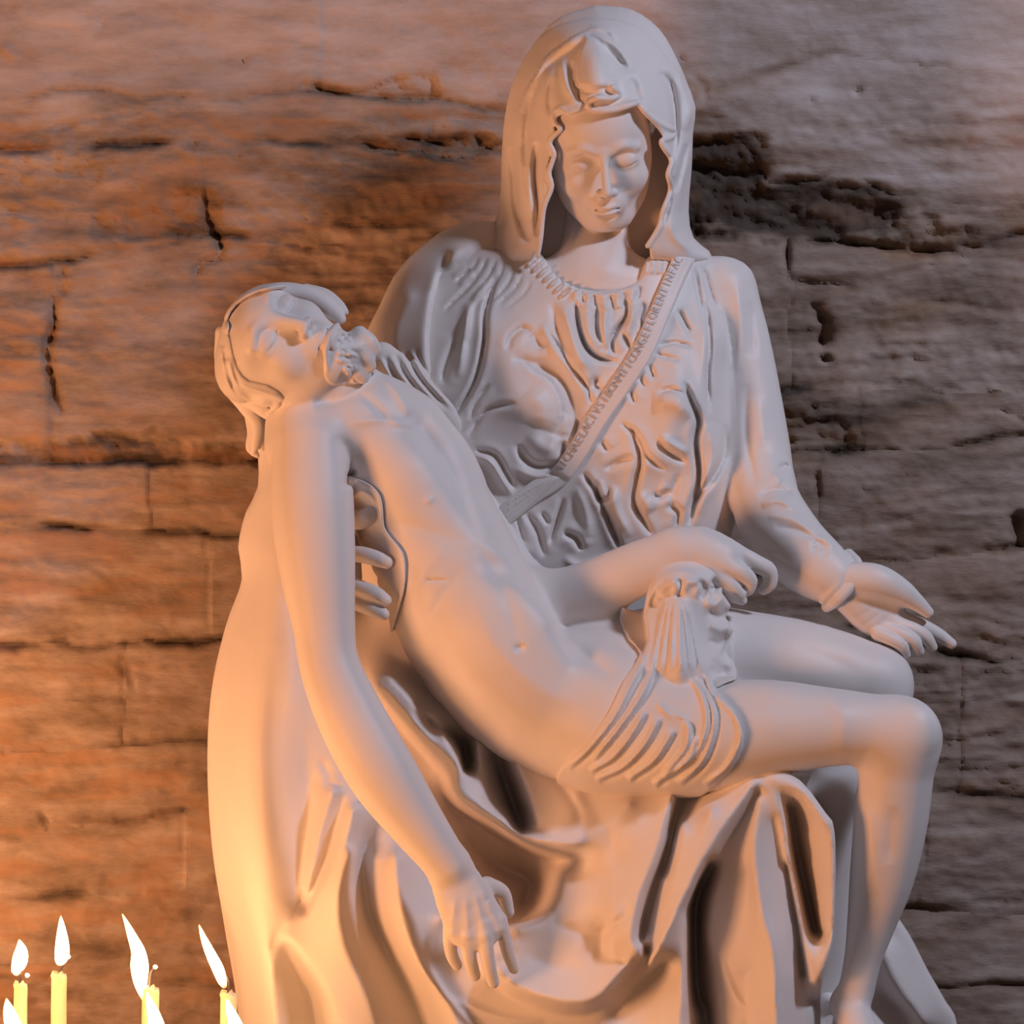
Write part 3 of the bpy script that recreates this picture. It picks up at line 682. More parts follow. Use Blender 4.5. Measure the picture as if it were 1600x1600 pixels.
# the great skirt and the cloak falling on the left
SKC = [
    [(404, 720, 60), (384, 800, 50), (375, 860, 50), (380, 905, 55), (356, 985, 50), (334, 1085, 45), (329, 1200, 45), (336, 1330, 45), (355, 1450, 45), (378, 1600, 45), (400, 1890, 45)],
    [(410, 760, 110), (396, 850, 120), (398, 900, 130), (374, 1000, 150), (352, 1080, 150), (346, 1200, 160), (354, 1330, 160), (374, 1450, 165), (398, 1600, 170), (420, 1880, 170)],
    [(425, 850, 175), (420, 1000, 222), (406, 1080, 236), (404, 1200, 246), (412, 1400, 252), (430, 1600, 252), (450, 1880, 252)],
    [(455, 720, 150), (452, 860, 190), (455, 1000, 225), (450, 1100, 238)],
    [(478, 1150, 222), (486, 1250, 212), (474, 1340, 212), (460, 1410, 222)],
    [(520, 1235, 256), (500, 1300, 248), (480, 1390, 240)], [(535, 1250, 232), (512, 1330, 220), (478, 1425, 222)], [(552, 1262, 268), (530, 1340, 270), (470, 1448, 262)],
    [(450, 1462, 268), (480, 1500, 276), (512, 1545, 282), (526, 1600, 280), (560, 1880, 276)], [(446, 1480, 236), (470, 1530, 205), (490, 1600, 198), (520, 1880, 200)], [(440, 1540, 245), (455, 1600, 240), (470, 1880, 240)],
    [(548, 1330, 284), (530, 1400, 296), (540, 1480, 296), (586, 1600, 290), (640, 1880, 284)],
    [(592, 1275, 225), (568, 1340, 206), (578, 1424, 205), (612, 1499, 208), (657, 1600, 210), (740, 1880, 212)],
    [(592, 1340, 262), (600, 1430, 262), (632, 1499, 262)],
    [(618, 1335, 288), (628, 1430, 302), (658, 1510, 304), (716, 1600, 298), (800, 1880, 294)],
    [(690, 1430, 275), (676, 1480, 264), (690, 1540, 264), (745, 1600, 266), (800, 1660, 266)],
    [(772, 1512, 300), (800, 1538, 318), (840, 1556, 326), (890, 1567, 332), (932, 1560, 334), (970, 1520, 338), (1000, 1484, 342), (1012, 1466, 344)],
    [(768, 1534, 262), (800, 1556, 262), (840, 1574, 262), (890, 1585, 262), (938, 1577, 262), (980, 1536, 262), (1010, 1498, 262)],
    [(850, 1700, 275), (950, 1700, 270)], [(800, 1475, 282), (850, 1505, 286), (900, 1512, 298)], [(880, 1450, 284), (925, 1400, 292)],
    [(592, 1071, 262), (630, 1112, 275), (675, 1161, 280), (712, 1195, 284), (717, 1240, 284), (769, 1277, 292), (825, 1311, 297), (896, 1322, 299), (914, 1300, 290)],
    [(583, 1087, 190), (620, 1130, 180), (664, 1180, 170), (692, 1215, 160), (703, 1257, 100), (760, 1294, 60), (818, 1330, 50), (868, 1346, 100), (905, 1340, 225)],
    [(735, 1310, 50), (780, 1355, 0), (830, 1375, 0), (822, 1412, 20), (806, 1432, 110)],
    [(884, 1362, 242), (872, 1410, 264), (850, 1440, 276), (806, 1452, 278)],
    [(650, 1100, 215), (690, 1140, 205), (724, 1165, 130), (728, 1205, 125)], [(748, 1160, 240), (750, 1210, 248), (756, 1244, 266)], [(776, 1170, 135), (790, 1220, 115), (808, 1275, 125), (816, 1298, 160)],
    [(800, 1180, 236), (826, 1240, 244), (846, 1300, 262)], [(900, 1240, 262), (925, 1300, 292), (985, 1255, 296)],
    [(1052, 1242, 322), (1030, 1330, 333), (1002, 1400, 338), (990, 1468, 344), (1003, 1495, 344)],
    [(960, 1360, 308), (940, 1420, 305)], [(962, 1425, 330), (956, 1478, 322), (976, 1505, 322)], [(944, 1450, 288), (940, 1490, 288)],
    [(1061, 1240, 240), (1043, 1330, 245), (1020, 1400, 255), (1004, 1455, 262), (1012, 1490, 268)], [(1034, 1370, 302), (1026, 1420, 304), (1014, 1475, 300)],
    [(1066, 1290, 322), (1045, 1390, 332), (1024, 1480, 338)], [(1112, 1265, 338), (1085, 1345, 346)],
    [(1180, 1222, 335), (1120, 1312, 350), (1078, 1393, 354), (1042, 1458, 354), (1014, 1508, 350)],
    [(1187, 1236, 300), (1152, 1292, 288), (1124, 1336, 276)],
    [(1112, 1350, 150), (1088, 1400, 110), (1084, 1480, 100), (1090, 1560, 110), (1104, 1600, 130), (1106, 1880, 150)],
    [(1068, 1420, 306), (1071, 1500, 306), (1068, 1600, 310), (1060, 1880, 306)],
    [(1036, 1505, 245), (992, 1552, 232), (960, 1584, 240)], [(1046, 1540, 286), (1022, 1600, 286)],
    [(1130, 1350, 262), (1108, 1450, 240), (1122, 1550, 240), (1140, 1880, 245)], [(1166, 1360, 292), (1172, 1430, 298)], [(1165, 1520, 262), (1170, 1600, 256)], [(1196, 1500, 320), (1180, 1560, 290)],
    [(1184, 1245, 328), (1177, 1340, 334), (1190, 1430, 340), (1206, 1480, 344), (1212, 1600, 346), (1215, 1880, 346)],
    [(1210, 1280, 312), (1222, 1340, 300), (1234, 1420, 294), (1246, 1500, 290), (1252, 1880, 284)],
    [(1188, 1232, 325), (1222, 1260, 328), (1233, 1340, 326), (1249, 1430, 322), (1262, 1500, 318), (1270, 1535, 314)],
    [(1227, 1350, 268), (1243, 1440, 262), (1254, 1525, 255)],
    [(1233, 1258, 230), (1247, 1340, 200), (1264, 1410, 195), (1277, 1458, 205)],
    [(1205, 1216, 330), (1252, 1240, 336), (1285, 1285, 342), (1298, 1308, 342), (1300, 1440, 336), (1291, 1500, 330), (1276, 1535, 322)],
    [(1262, 1300, 292), (1275, 1380, 288), (1284, 1450, 300)], [(1264, 1562, 200), (1282, 1600, 190), (1285, 1880, 190)],
    [(600, 1010, 190), (700, 1100, 208), (800, 1140, 205), (950, 1200, 212), (1100, 1215, 215)],
    [(606, 1060, 262), (646, 1098, 274), (694, 1146, 276), (730, 1214, 270), (752, 1256, 280), (790, 1286, 288)], [(480, 700, 120), (540, 800, 130), (570, 950, 130)]]
SF = solve_field(300, 680, 1330, 1900, SKC, res=2.5, blur=3.4, iters=110)
_x, _y = np.meshgrid(SF.x0 + np.arange(SF.w) * SF.res, SF.y0 + np.arange(SF.h) * SF.res); _q = (np.clip((470 - _x) / 30, 0, 1) * np.clip((1480 - _y) / 60, 0, 1)).astype(FP)
SF.a = SF.a * (1 - _q) + blur2(SF.a, 7) * _q
H = SF
H.ridge([(500, 1185), (515, 1215), (505, 1235)], 6, -5); H.ridge([(512, 1222), (535, 1228)], 3, -7); H.ridge([(490, 1290), (478, 1380), (456, 1436)], 3, -6, .2); H.ridge([(552, 1255), (570, 1256)], 3, -6)
H.ridge([(430, 1010), (425, 1200), (440, 1350)], 20, -5); H.ridge([(372, 1000), (350, 1150)], 14, -4)
H.ridge([(640, 1240), (690, 1290)], 7, -4); H.ridge([(880, 1180), (960, 1330), (930, 1380)], 24, -6); H.ridge([(850, 1195), (900, 1260), (905, 1300)], 8, -5)
H.ridge([(1120, 1480), (1150, 1560), (1190, 1590)], 6, 7); H.ridge([(860, 1440), (930, 1460), (990, 1420)], 10, -6); H.ridge([(700, 1560), (780, 1590), (850, 1600)], 8, 8)
H.ridge([(405, 1560), (425, 1480), (448, 1440)], 8, -6)
skirt = Part('skirt', 2.9)
SKO = [(402, 690), (403, 760), (384, 800), (372, 855), (378, 905), (352, 980), (330, 1082), (324, 1200), (332, 1330), (351, 1450), (374, 1600), (396, 1890), (1284, 1890), (1282, 1600), (1284, 1545), (1300, 1480), (1305, 1400), (1304, 1300), (1290, 1270), (1230, 1205), (1100, 1170), (950, 1140), (850, 1090), (700, 1050), (620, 960), (600, 850), (560, 700), (480, 650), (420, 660)]
skirt.add(Pillow(SKO, SF, 150, 12))
back = Part('mantle', 3.2)
BF = solve_field(1240, 1150, 1560, 1900, [
    [(1300, 1200, 40), (1310, 1350, 45), (1316, 1480, 60), (1310, 1600, 70)], [(1340, 1200, 40), (1345, 1430, 60)], [(1392, 1428, 90), (1440, 1510, 95), (1484, 1600, 95), (1520, 1880, 95)],
    [(1372, 1480, 120), (1400, 1540, 128), (1440, 1600, 128)], [(1330, 1520, 80), (1370, 1555, 66), (1430, 1620, 66), (1500, 1800, 66)], [(1300, 1560, 120), (1350, 1610, 135), (1400, 1700, 140)], [(1280, 1600, 90), (1290, 1880, 100)]], blur=6)
BF.ridge([(1372, 1480), (1388, 1560), (1440, 1600)], 8, -8); BF.ridge([(1300, 1590), (1340, 1600), (1380, 1640)], 6, 8)
back.add(Pillow([(1270, 1180), (1345, 1190), (1380, 1400), (1392, 1418), (1420, 1458), (1452, 1520), (1478, 1565), (1500, 1620), (1535, 1890), (1260, 1890), (1275, 1600), (1290, 1400)], BF, 150, 14))

# sash across the breast
def band(pts, w):
    P = smooth_path(pts, 14); T = np.gradient(P, axis=0); T /= np.linalg.norm(T, axis=1)[:, None]; N = np.stack([-T[:, 1], T[:, 0]], 1)
    ww = np.array(w)[np.linspace(0, len(w) - 1, len(P)).astype(int)][:, None] if isinstance(w, list) else w
    return [tuple(q) for q in np.concatenate([P + N * ww, (P - N * ww)[::-1]])]
SASH = [(1072, 398), (1059, 424), (1032, 486), (1003, 550), (965, 608), (932, 656), (902, 706), (874, 744), (842, 764), (800, 796), (770, 820), (730, 852), (700, 876)]
G0.ridge(SASH[:8], 15, 5, .02, 3); 
for o_ in (-13, 13): G0.ridge([(x + o_ * .85, y + o_ * .55) for x, y in SASH[:8]], 2.5, 2.5, .02)
for o_ in (-9, -3, 3, 9): G0.ridge([(872, 744), (845, 764 + o_), (800, 796 + o_ * 1.6), (772, 820 + o_ * 1.8)], 2.4, 4.5, .25)
sash = Part('sash', 1.7)
sash.add(Pillow(band(SASH, 16.5), G0, 16, 3, curve=False))
def lettering(text, parent):
    P = smooth_path([(868, 737), (896, 697), (926, 648), (958, 600), (996, 543), (1024, 480), (1051, 418), (1062, 398)], 1.0)
    L = np.concatenate([[0], np.cumsum(np.hypot(*np.diff(P, axis=0).T))]); V, F = [], []
    mt, n_, l_, b_ = new_mat('letter_shadow_stone'); b_.inputs['Base Color'].default_value = (0.52, 0.48, 0.48, 1); b_.inputs['Roughness'].default_value = .6  # groove shade and grime put into the darker letter colour
    for k, ch in enumerate(text):
        if ch == ' ': continue
        cu = bpy.data.curves.new('glyph', 'FONT'); cu.body = ch; cu.size = .0195; cu.extrude = .0006; cu.align_x = 'CENTER'; cu.resolution_u = 2
        ob = bpy.data.objects.new('glyph', cu); me = ob.to_mesh()
        a = (k + .7) / (len(text) + .4) * L[-1]; x = np.interp(a, L, P[:, 0]); y = np.interp(a, L, P[:, 1]); x2 = np.interp(a + 4, L, P[:, 0]); y2 = np.interp(a + 4, L, P[:, 1])
        t = Vector((x2 - x, 0, -(y2 - y))).normalized(); up = Vector((-t.z, 0, t.x)); gl = lambda q, w: float(G0.look(np.array([q]), np.array([w]))[0])
        x, y = x + up.x * -8.5, y + up.z * 8.5
        o3 = wpt(x, y, gl(x, y) + .6); dx = (wpt(x + 6 * t.x, y - 6 * t.z, gl(x + 6 * t.x, y - 6 * t.z)) - wpt(x - 6 * t.x, y + 6 * t.z, gl(x - 6 * t.x, y + 6 * t.z))).normalized()
        dy = (wpt(x + 6 * up.x, y - 6 * up.z, gl(x + 6 * up.x, y - 6 * up.z)) - wpt(x - 6 * up.x, y + 6 * up.z, gl(x - 6 * up.x, y + 6 * up.z))).normalized()
        nn = dx.cross(dy).normalized(); b0 = len(V)
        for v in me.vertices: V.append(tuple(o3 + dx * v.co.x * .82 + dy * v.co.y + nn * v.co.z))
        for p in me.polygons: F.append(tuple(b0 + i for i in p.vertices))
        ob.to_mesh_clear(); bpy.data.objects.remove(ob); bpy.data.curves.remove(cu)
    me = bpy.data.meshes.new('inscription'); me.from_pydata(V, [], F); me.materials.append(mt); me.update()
    place(bpy.data.objects.new('inscription', me), parent, label='raised letters along the upper edge of the sash, toned dark like shaded grooves')

# loincloth
body = Part('b'); body.slack = 32; body.ops = man.ops[:]
loin = Part('loincloth', 2.2)
LM = Map(840, 840, 1220, 1290, 2.0); LM.a += 6
for p in ([(1030, 945), (1028, 990), (1010, 1025), (985, 1070), (960, 1120), (920, 1170), (886, 1200)], [(1042, 945), (1042, 1000), (1022, 1040), (1000, 1090), (965, 1140), (926, 1188)],
          [(1054, 942), (1055, 1000), (1065, 1040), (1094, 1080), (1104, 1130), (1085, 1180), (1040, 1218)], [(1066, 942), (1070, 1000), (1086, 1050), (1111, 1100), (1114, 1140), (1096, 1190), (1060, 1225)],
          [(1078, 945), (1090, 1010), (1104, 1060), (1116, 1090)], [(1008, 1110), (985, 1150), (955, 1186), (920, 1205)], [(1030, 1120), (1006, 1165), (972, 1200), (930, 1218)], [(1052, 1140), (1022, 1188), (980, 1218)],
          [(1026, 1098), (1048, 1116), (1074, 1130), (1070, 1170), (1035, 1212)], [(1116, 1084), (1150, 1118), (1157, 1155), (1135, 1200), (1100, 1226)], [(985, 1010), (1008, 1030)], [(1088, 1150), (1070, 1190), (1020, 1226)]):
    LM.ridge(p, 5, 8, .1, 1.5); q = [(x + 7, y + 4) for x, y in p]; LM.ridge(q, 3.4, -5, .1, 1.5)
LP = [(972, 948), (1000, 955), (1040, 930), (1090, 930), (1140, 975), (1148, 1040), (1150, 1062), (1118, 1076), (1144, 1106), (1162, 1150), (1155, 1186), (1120, 1226), (1060, 1262), (960, 1262), (872, 1230), (880, 1196), (920, 1158), (950, 1115), (975, 1062), (1000, 1022), (982, 1000), (968, 968)]
loin.add(Shell(body, LM, LP, 4, 60))
KF = solve_field(960, 840, 1200, 1120, [[(1000, 960, 235), (1018, 915, 240), (1050, 884, 240), (1096, 888, 240), (1130, 915, 240), (1143, 960, 235), (1145, 1040, 235)],
    [(1058, 940, 276), (1058, 1000, 302), (1062, 1045, 330), (1064, 1095, 305)], [(1030, 960, 264), (1020, 1010, 284), (1005, 1050, 315), (1000, 1090, 290)], [(1085, 960, 266), (1100, 1010, 276), (1108, 1050, 305), (1110, 1095, 290)], [(1130, 960, 240), (1128, 1060, 240)], [(1050, 905, 270), (1090, 910, 268)]], blur=5)
for x in (1030, 1040, 1051, 1062, 1073, 1083): KF.ridge([(1058 + (x - 1058) * .6, 938), (x, 985), (1058 + (x - 1058) * 1.5, 1050)], 3, 7, .12, 1.6)
for p, w, h in (([(1010, 950), (1024, 912), (1056, 893), (1095, 900), (1118, 922)], 6, 8), ([(1026, 940), (1036, 918), (1054, 910), (1060, 930)], 6, 9), ([(1066, 925), (1076, 908), (1092, 915), (1088, 935)], 6, 8),
                ([(1018, 950), (1026, 930), (1034, 938)], 4, -10), ([(1060, 935), (1064, 915), (1058, 905)], 4, -10), ([(1092, 935), (1100, 920), (1090, 908)], 4, -9), ([(1112, 906), (1120, 916), (1110, 922)], 4, -16),
                ([(1100, 940), (1118, 945), (1132, 930)], 6, 8), ([(1106, 955), (1122, 965), (1140, 955)], 5, -8), ([(1110, 975), (1126, 985), (1142, 978)], 6, 8), ([(1106, 1000), (1122, 1006), (1140, 996)], 5, -8), ([(1112, 1020), (1128, 1036), (1146, 1040)], 6, 7), ([(1108, 1045), (1128, 1058)], 4, -6)):
    KF.ridge(p, w * 1.25, h * 1.1, .12)
loin.add(Pillow([(1005, 962), (1010, 930), (1022, 898), (1048, 878), (1085, 874), (1116, 888), (1132, 906), (1128, 926), (1142, 946), (1133, 966), (1146, 984), (1134, 1004), (1130, 1022), (1146, 1040), (1150, 1062), (1112, 1090), (1060, 1098), (1010, 1085), (1000, 1040), (1012, 1000)], KF, 45, 9), 5)
# cloth caught under the hand at the ribs
wrap = Part('underarm_cloth', 2.0)
WM = Map(500, 700, 680, 1080, 2.0); WM.a += 4
lip = [(556, 746), (580, 758), (595, 776), (599, 802), (601, 824), (613, 842), (630, 864), (634, 892), (631, 926), (617, 976), (604, 1010)]
WM.ridge([(x - 3, y) for x, y in lip], 3.5, 5, .06); WM.ridge([(560, 765), (580, 775), (588, 790)], 4, 4); WM.ridge([(560, 840), (585, 848)], 4, 3); WM.ridge([(560, 895), (600, 905)], 4, -3)
torso = Part('t'); torso.slack = 32; torso.ops = man.ops[:4]
wrap.add(Shell(torso, WM, [(540, 742)] + lip + [(585, 1030), (560, 1000), (520, 960), (520, 760)], 3, 100))
# hair and beard of the man
hair = Part('hair', 1.7)
HM = Map(300, 400, 640, 760, 2.0); HM.a += 4
for p in ([(348, 500), (372, 470), (410, 452), (455, 447), (500, 458)], [(352, 520), (380, 478), (420, 462)], [(346, 540), (352, 590), (385, 625), (425, 632)], [(356, 560), (372, 600), (410, 614), (440, 625)], [(350, 560), (362, 610), (400, 650)], [(470, 448), (505, 460), (530, 480)]):
    HM.ridge(p, 5, 5, .1); HM.ridge([(x + 5, y + 5) for x, y in p], 3, -3, .1)
hair.add(Shell(body, HM, [(325, 520), (332, 470), (370, 430), (430, 418), (500, 430), (548, 470), (545, 492), (532, 492), (510, 477), (488, 463), (452, 454), (407, 457), (370, 478), (358, 500), (362, 534), (372, 574), (390, 594), (418, 600), (446, 622), (420, 650), (370, 640), (330, 590)], 9, -60))
hair.add(Chain([(372, 478, 212, 9), (400, 462, 220, 12), (436, 455, 222, 14), (470, 460, 220, 16), (498, 472, 218, 17), (518, 486, 220, 14), (532, 498, 226, 9)], step=6), 6)
hair.add(Chain([(478, 452, 205, 9), (508, 462, 208, 11), (530, 478, 212, 9), (540, 488, 216, 5)], step=6), 4)
for c in ([(352, 560, 200, 14), (362, 600, 196, 16), (385, 632, 200, 15), (402, 660, 196, 12), (400, 690, 190, 9), (396, 706, 186, 4)], [(348, 520, 190, 12), (350, 570, 186, 14), (370, 615, 184, 14), (396, 640, 188, 12), (408, 672, 186, 10), (410, 700, 182, 5)],
          [(380, 606, 225, 9), (404, 618, 232, 11), (428, 628, 236, 10), (440, 640, 230, 5)], [(390, 625, 215, 11), (412, 640, 222, 12), (424, 652, 222, 7)], [(392, 640, 175, 12), (398, 675, 172, 12), (392, 700, 170, 8), (402, 712, 170, 4)]):
    hair.add(Chain(c, step=6), 3)
beard = Part('beard', 1.6)
BM = Map(470, 460, 640, 660, 2.0); BM.a += 2
BM.ridge([(536, 500), (522, 510), (513, 530), (509, 556), (513, 582)], 4, 6, .15); BM.ridge([(530, 515), (522, 530), (520, 548)], 4, 5, .2); BM.ridge([(527, 540), (536, 528), (546, 524)], 3, -4, .2)
BM.blob(562, 535, 26, 24, 5); BM.blob(548, 575, 26, 18, 4)
rb = np.random.RandomState(3)
for i in range(34):
    x, y = 524 + rb.rand() * 62, 512 + rb.rand() * 88; a_ = .5 + rb.rand() * 1.2; l_ = 8 + 6 * rb.rand()
    BM.ridge([(x, y), (x + l_ * .6, y + l_ * .2 * a_), (x + l_ * .8, y + l_ * a_ * .8)], 3, 3.5, .2); BM.ridge([(x + 4, y - 3), (x + l_ * .6 + 4, y + l_ * .2 * a_ - 3), (x + l_ * .8 + 4, y + l_ * a_ * .8 - 3)], 2.2, -3, .2)
beard.add(Shell(body, BM, [(534, 496), (560, 500), (592, 520), (604, 548), (594, 578), (560, 598), (520, 606), (504, 588), (505, 560), (500, 538), (514, 512)], 9, 150))
for c in ([(562, 522, 272, 13), (578, 534, 272, 12), (588, 546, 266, 8)], [(558, 545, 278, 13), (572, 560, 272, 12), (580, 572, 266, 8)], [(545, 566, 276, 11), (560, 582, 268, 10), (568, 590, 260, 7)]): beard.add(Chain(c, step=5), 14)
# ------------------------------------------------------------------ rock wall
WZ = -430.0
def vnoise(x, y, seed):
    r = np.random.RandomState(seed).rand(256, 256).astype(FP)
    i = np.floor(x).astype(int); j = np.floor(y).astype(int); u = x - i; v = y - j
    u = u * u * u * (u * (u * 6 - 15) + 10); v = v * v * v * (v * (v * 6 - 15) + 10)
    g = lambda a, b: r[(a & 255), (b & 255)]
    return (g(i, j) * (1 - u) + g(i + 1, j) * u) * (1 - v) + (g(i, j + 1) * (1 - u) + g(i + 1, j + 1) * u) * v - .5
def fbm(x, y, seed, octs=5, gain=.5):
    o = 0; a = 1
    for k in range(octs): o = o + a * vnoise(x + 37 * k, y + 11 * k, seed + k); x = x * 2.03; y = y * 2.03; a *= gain
    return o
WX0, WX1, WY0, WY1, WR = -380, 1980, -280, 1880, 5.2
wm = Map(WX0, WY0, WX1, WY1, WR)
wx, wy = np.meshgrid(WX0 + np.arange(wm.w) * WR, WY0 + np.arange(wm.h) * WR)
COURSES = [
    [(-420, 152), (0, 165), (110, 140), (210, 150), (300, 152), (350, 152), (420, 144), (470, 136), (560, 148), (640, 152), (672, 150), (760, 170), (1080, 150), (1300, 80), (1440, 105), (2020, 110)],
    [(-420, 232), (70, 232), (200, 228), (300, 224), (400, 222), (575, 222), (640, 216), (768, 212), (900, 215), (1080, 222), (1160, 222), (1200, 285), (1320, 275), (1400, 305), (1500, 318), (1600, 330), (2020, 330)],
    [(-420, 425), (0, 416), (95, 410), (150, 396), (170, 388), (240, 384), (300, 362), (340, 360), (410, 372), (480, 380), (600, 372), (900, 350), (1080, 356), (1180, 362), (1240, 370), (1400, 388), (1440, 395), (1530, 385), (1600, 362), (2020, 350)],
    [(-420, 722), (400, 719), (900, 640), (1180, 618), (1300, 604), (1430, 604), (1470, 612), (2020, 590)],
    [(-420, 820), (80, 818), (200, 828), (400, 836), (900, 760), (1200, 706), (1350, 702), (1500, 700), (1600, 676), (2020, 670)],
    [(-420, 1010), (100, 1004), (150, 1012), (230, 998), (300, 1008), (370, 992), (900, 940), (1240, 890), (1350, 872), (1395, 876), (1530, 862), (1600, 850), (2020, 850)],
    [(-420, 1168), (100, 1174), (200, 1164), (330, 1150), (900, 1080), (1440, 1010), (1500, 1025), (1600, 1044), (2020, 1050)],
    [(-420, 1290), (100, 1296), (330, 1260), (900, 1250), (1440, 1238), (1540, 1244), (2020, 1250)],
    [(-420, 1405), (200, 1396), (350, 1384), (900, 1420), (1450, 1422), (1560, 1430), (2020, 1430)],
    [(-420, 1540), (100, 1532), (400, 1540), (900, 1570), (1500, 1540), (2020, 1530)]]
bounds_y = [np.interp(wx[0], [p[0] for p in c], [p[1] for p in c]) + 7 * fbm(wx[0] / 42, np.full(wm.w, i * 9.7), 300 + i, 4) for i, c in enumerate(COURSES)]
lab = np.zeros(wx.shape, int)
for b in bounds_y: lab += (wy > b[None, :])
JOINTS = {0: [500, 1260], 1: [668], 2: [318], 3: [80, 640, 1232], 4: [235, 900, 1345], 5: [330, 1278], 6: [190, 1430], 7: [500, 1500], 8: [290, 1440], 9: [700], 10: [500, 1300]}
col = np.zeros(wx.shape, int); jd = np.full(wx.shape, 99.0)
for c, xs in JOINTS.items():
    m = lab == c
    for i, x in enumerate(xs):
        xx = x + 10 * fbm(wy / 50, wx * 0 + c * 3.1 + i, 500 + c * 7 + i, 4)
        col += (m & (wx > xx)); jd = np.where(m, np.minimum(jd, np.abs(wx - xx)), jd)
cd = np.full(wx.shape, 99.0)
for b in bounds_y: cd = np.minimum(cd, np.abs(wy - b[None, :]))
rs = np.random.RandomState(5); tiltv = rs.rand(40, 20); offv = rs.rand(40, 20) - .5
warp = 26 * fbm(wx / 300, wy / 200, 11, 3)
plaster = np.clip((190 + 60 * fbm(wx / 260, wy / 200, 77, 3) - wy) / 60, 0, 1) * np.clip((wy + 0) * 0 + 1, 0, 1)
h = 26 * fbm(wx / 420, wy / 210, 3, 3) + offv[lab, col] * 7
lay = fbm(wx / 160, (wy + warp) / 16, 21, 4, .6)
lay2 = fbm(wx / 60, (wy + warp) / 7, 31, 3, .6)
rough = fbm(wx / 34, wy / 22, 41, 5, .62)
amp = np.clip(.75 + 1.2 * fbm(wx / 260, wy / 130, 61, 3), .25, 1.6) * (1 - .82 * plaster)
amp = amp * np.clip(1.0 - .55 * np.clip((wy - 420) / 300, 0, 1) * np.clip((900 - wx) / 400, 0, 1), .3, 1)
h = h + amp * (7 * lay + 3.2 * lay2 + 6 * rough) + 2 * rough
led = np.abs(((wy + warp * 1.4 + 16 * lay) / 74) % 1 - .5)                # broken ledges
h = h - amp * 9 * np.exp(-(led / .07) ** 2) * np.clip(.3 + 2.4 * fbm(wx / 150, wy / 40, 91, 3), 0, 1)
gap = np.clip(.42 + 1.9 * fbm(wx / 110, wy / 60, 71, 3), .04, 1)
h = h - gap * (1 - .8 * plaster) * 13 * np.exp(-(cd / 4.5) ** 1.6) - gap * (1 - plaster * .9) * 5 * np.exp(-(jd / 3.0) ** 1.6)
wm.a = h.astype(FP)
# hollows and ledges
R_ = wm.ridge
h0 = wm.a.copy()
jag = (30 * fbm(wx / 70, wy / 34, 201, 5, .6)).astype(FP)
wm.area([(1040, 214), (1160, 222), (1200, 248), (1196, 285), (1300, 288), (1388, 300), (1400, 345), (1300, 376), (1180, 366), (1040, 362)], -15, 24, jag)
wm.area([(1380, 330), (1480, 355), (1530, 384), (1510, 400), (1430, 402), (1370, 372)], -12, 16, jag)
wm.area([(560, 224), (640, 214), (768, 204), (770, 236), (700, 246), (600, 240)], -22, 8, jag * .5)
wm.area([(150, 342), (215, 326), (330, 300), (344, 362), (240, 372), (150, 368)], -12, 8, jag * .6)
wm.area([(-420, 690), (90, 686), (150, 676), (400, 690), (400, 722), (-420, 722)], -12, 10, jag * .4)
wm.area([(470, 132), (560, 134), (660, 118), (680, 128), (672, 158), (560, 156)], -12, 5, jag * .4)
wm.area([(1180, 640), (1300, 640), (1320, 700), (1170, 704)], -12, 12, jag)
R_([(80, 460), (84, 500), (74, 545), (82, 600), (96, 650)], 6, -26, .2); R_([(95, 412), (98, 450), (86, 470)], 5, -14)
R_([(318, 290), (326, 340), (345, 395), (312, 412), (302, 440)], 5, -20); R_([(1232, 372), (1230, 440)], 4, -16); R_([(1230, 438), (1340, 446)], 5, -18)
R_([(1276, 470), (1284, 492), (1290, 500)], 8, -20); R_([(1290, 492), (1289, 545)], 9, -34, .1); R_([(1290, 552), (1290, 566)], 7, -22, .1)
R_([(1256, 372), (1500, 392)], 6, -18); R_([(1070, 352), (1100, 358)], 7, -18); R_([(1080, 262), (1200, 275)], 6, -12); R_([(1060, 84), (1072, 100)], 3, -8); R_([(1080, 115), (1102, 135), (1098, 158)], 4, -9)
R_([(1275, 728), (1280, 780)], 5, -16); R_([(1592, 800), (1596, 860)], 12, -40, .1); R_([(1560, 640), (1600, 656)], 5, -12); R_([(1245, 165), (1275, 155)], 4, -10); R_([(1334, 140), (1346, 146)], 6, -14)
R_([(152, 50), (166, 30)], 5, -8); R_([(0, 72), (30, 92)], 8, 7); R_([(375, 95), (382, 94)], 3, -8); R_([(170, 700), (186, 696)], 5, -12, .1)
R_([(60, 1265), (76, 1290)], 5, -10); R_([(200, 1040), (212, 1080)], 5, -9)
wm.a += (np.clip(-(wm.a - h0) / 20, 0, 1) * (13 * rough + 9 * fbm(wx / 16, wy / 10, 231, 3, .6))).astype(FP)
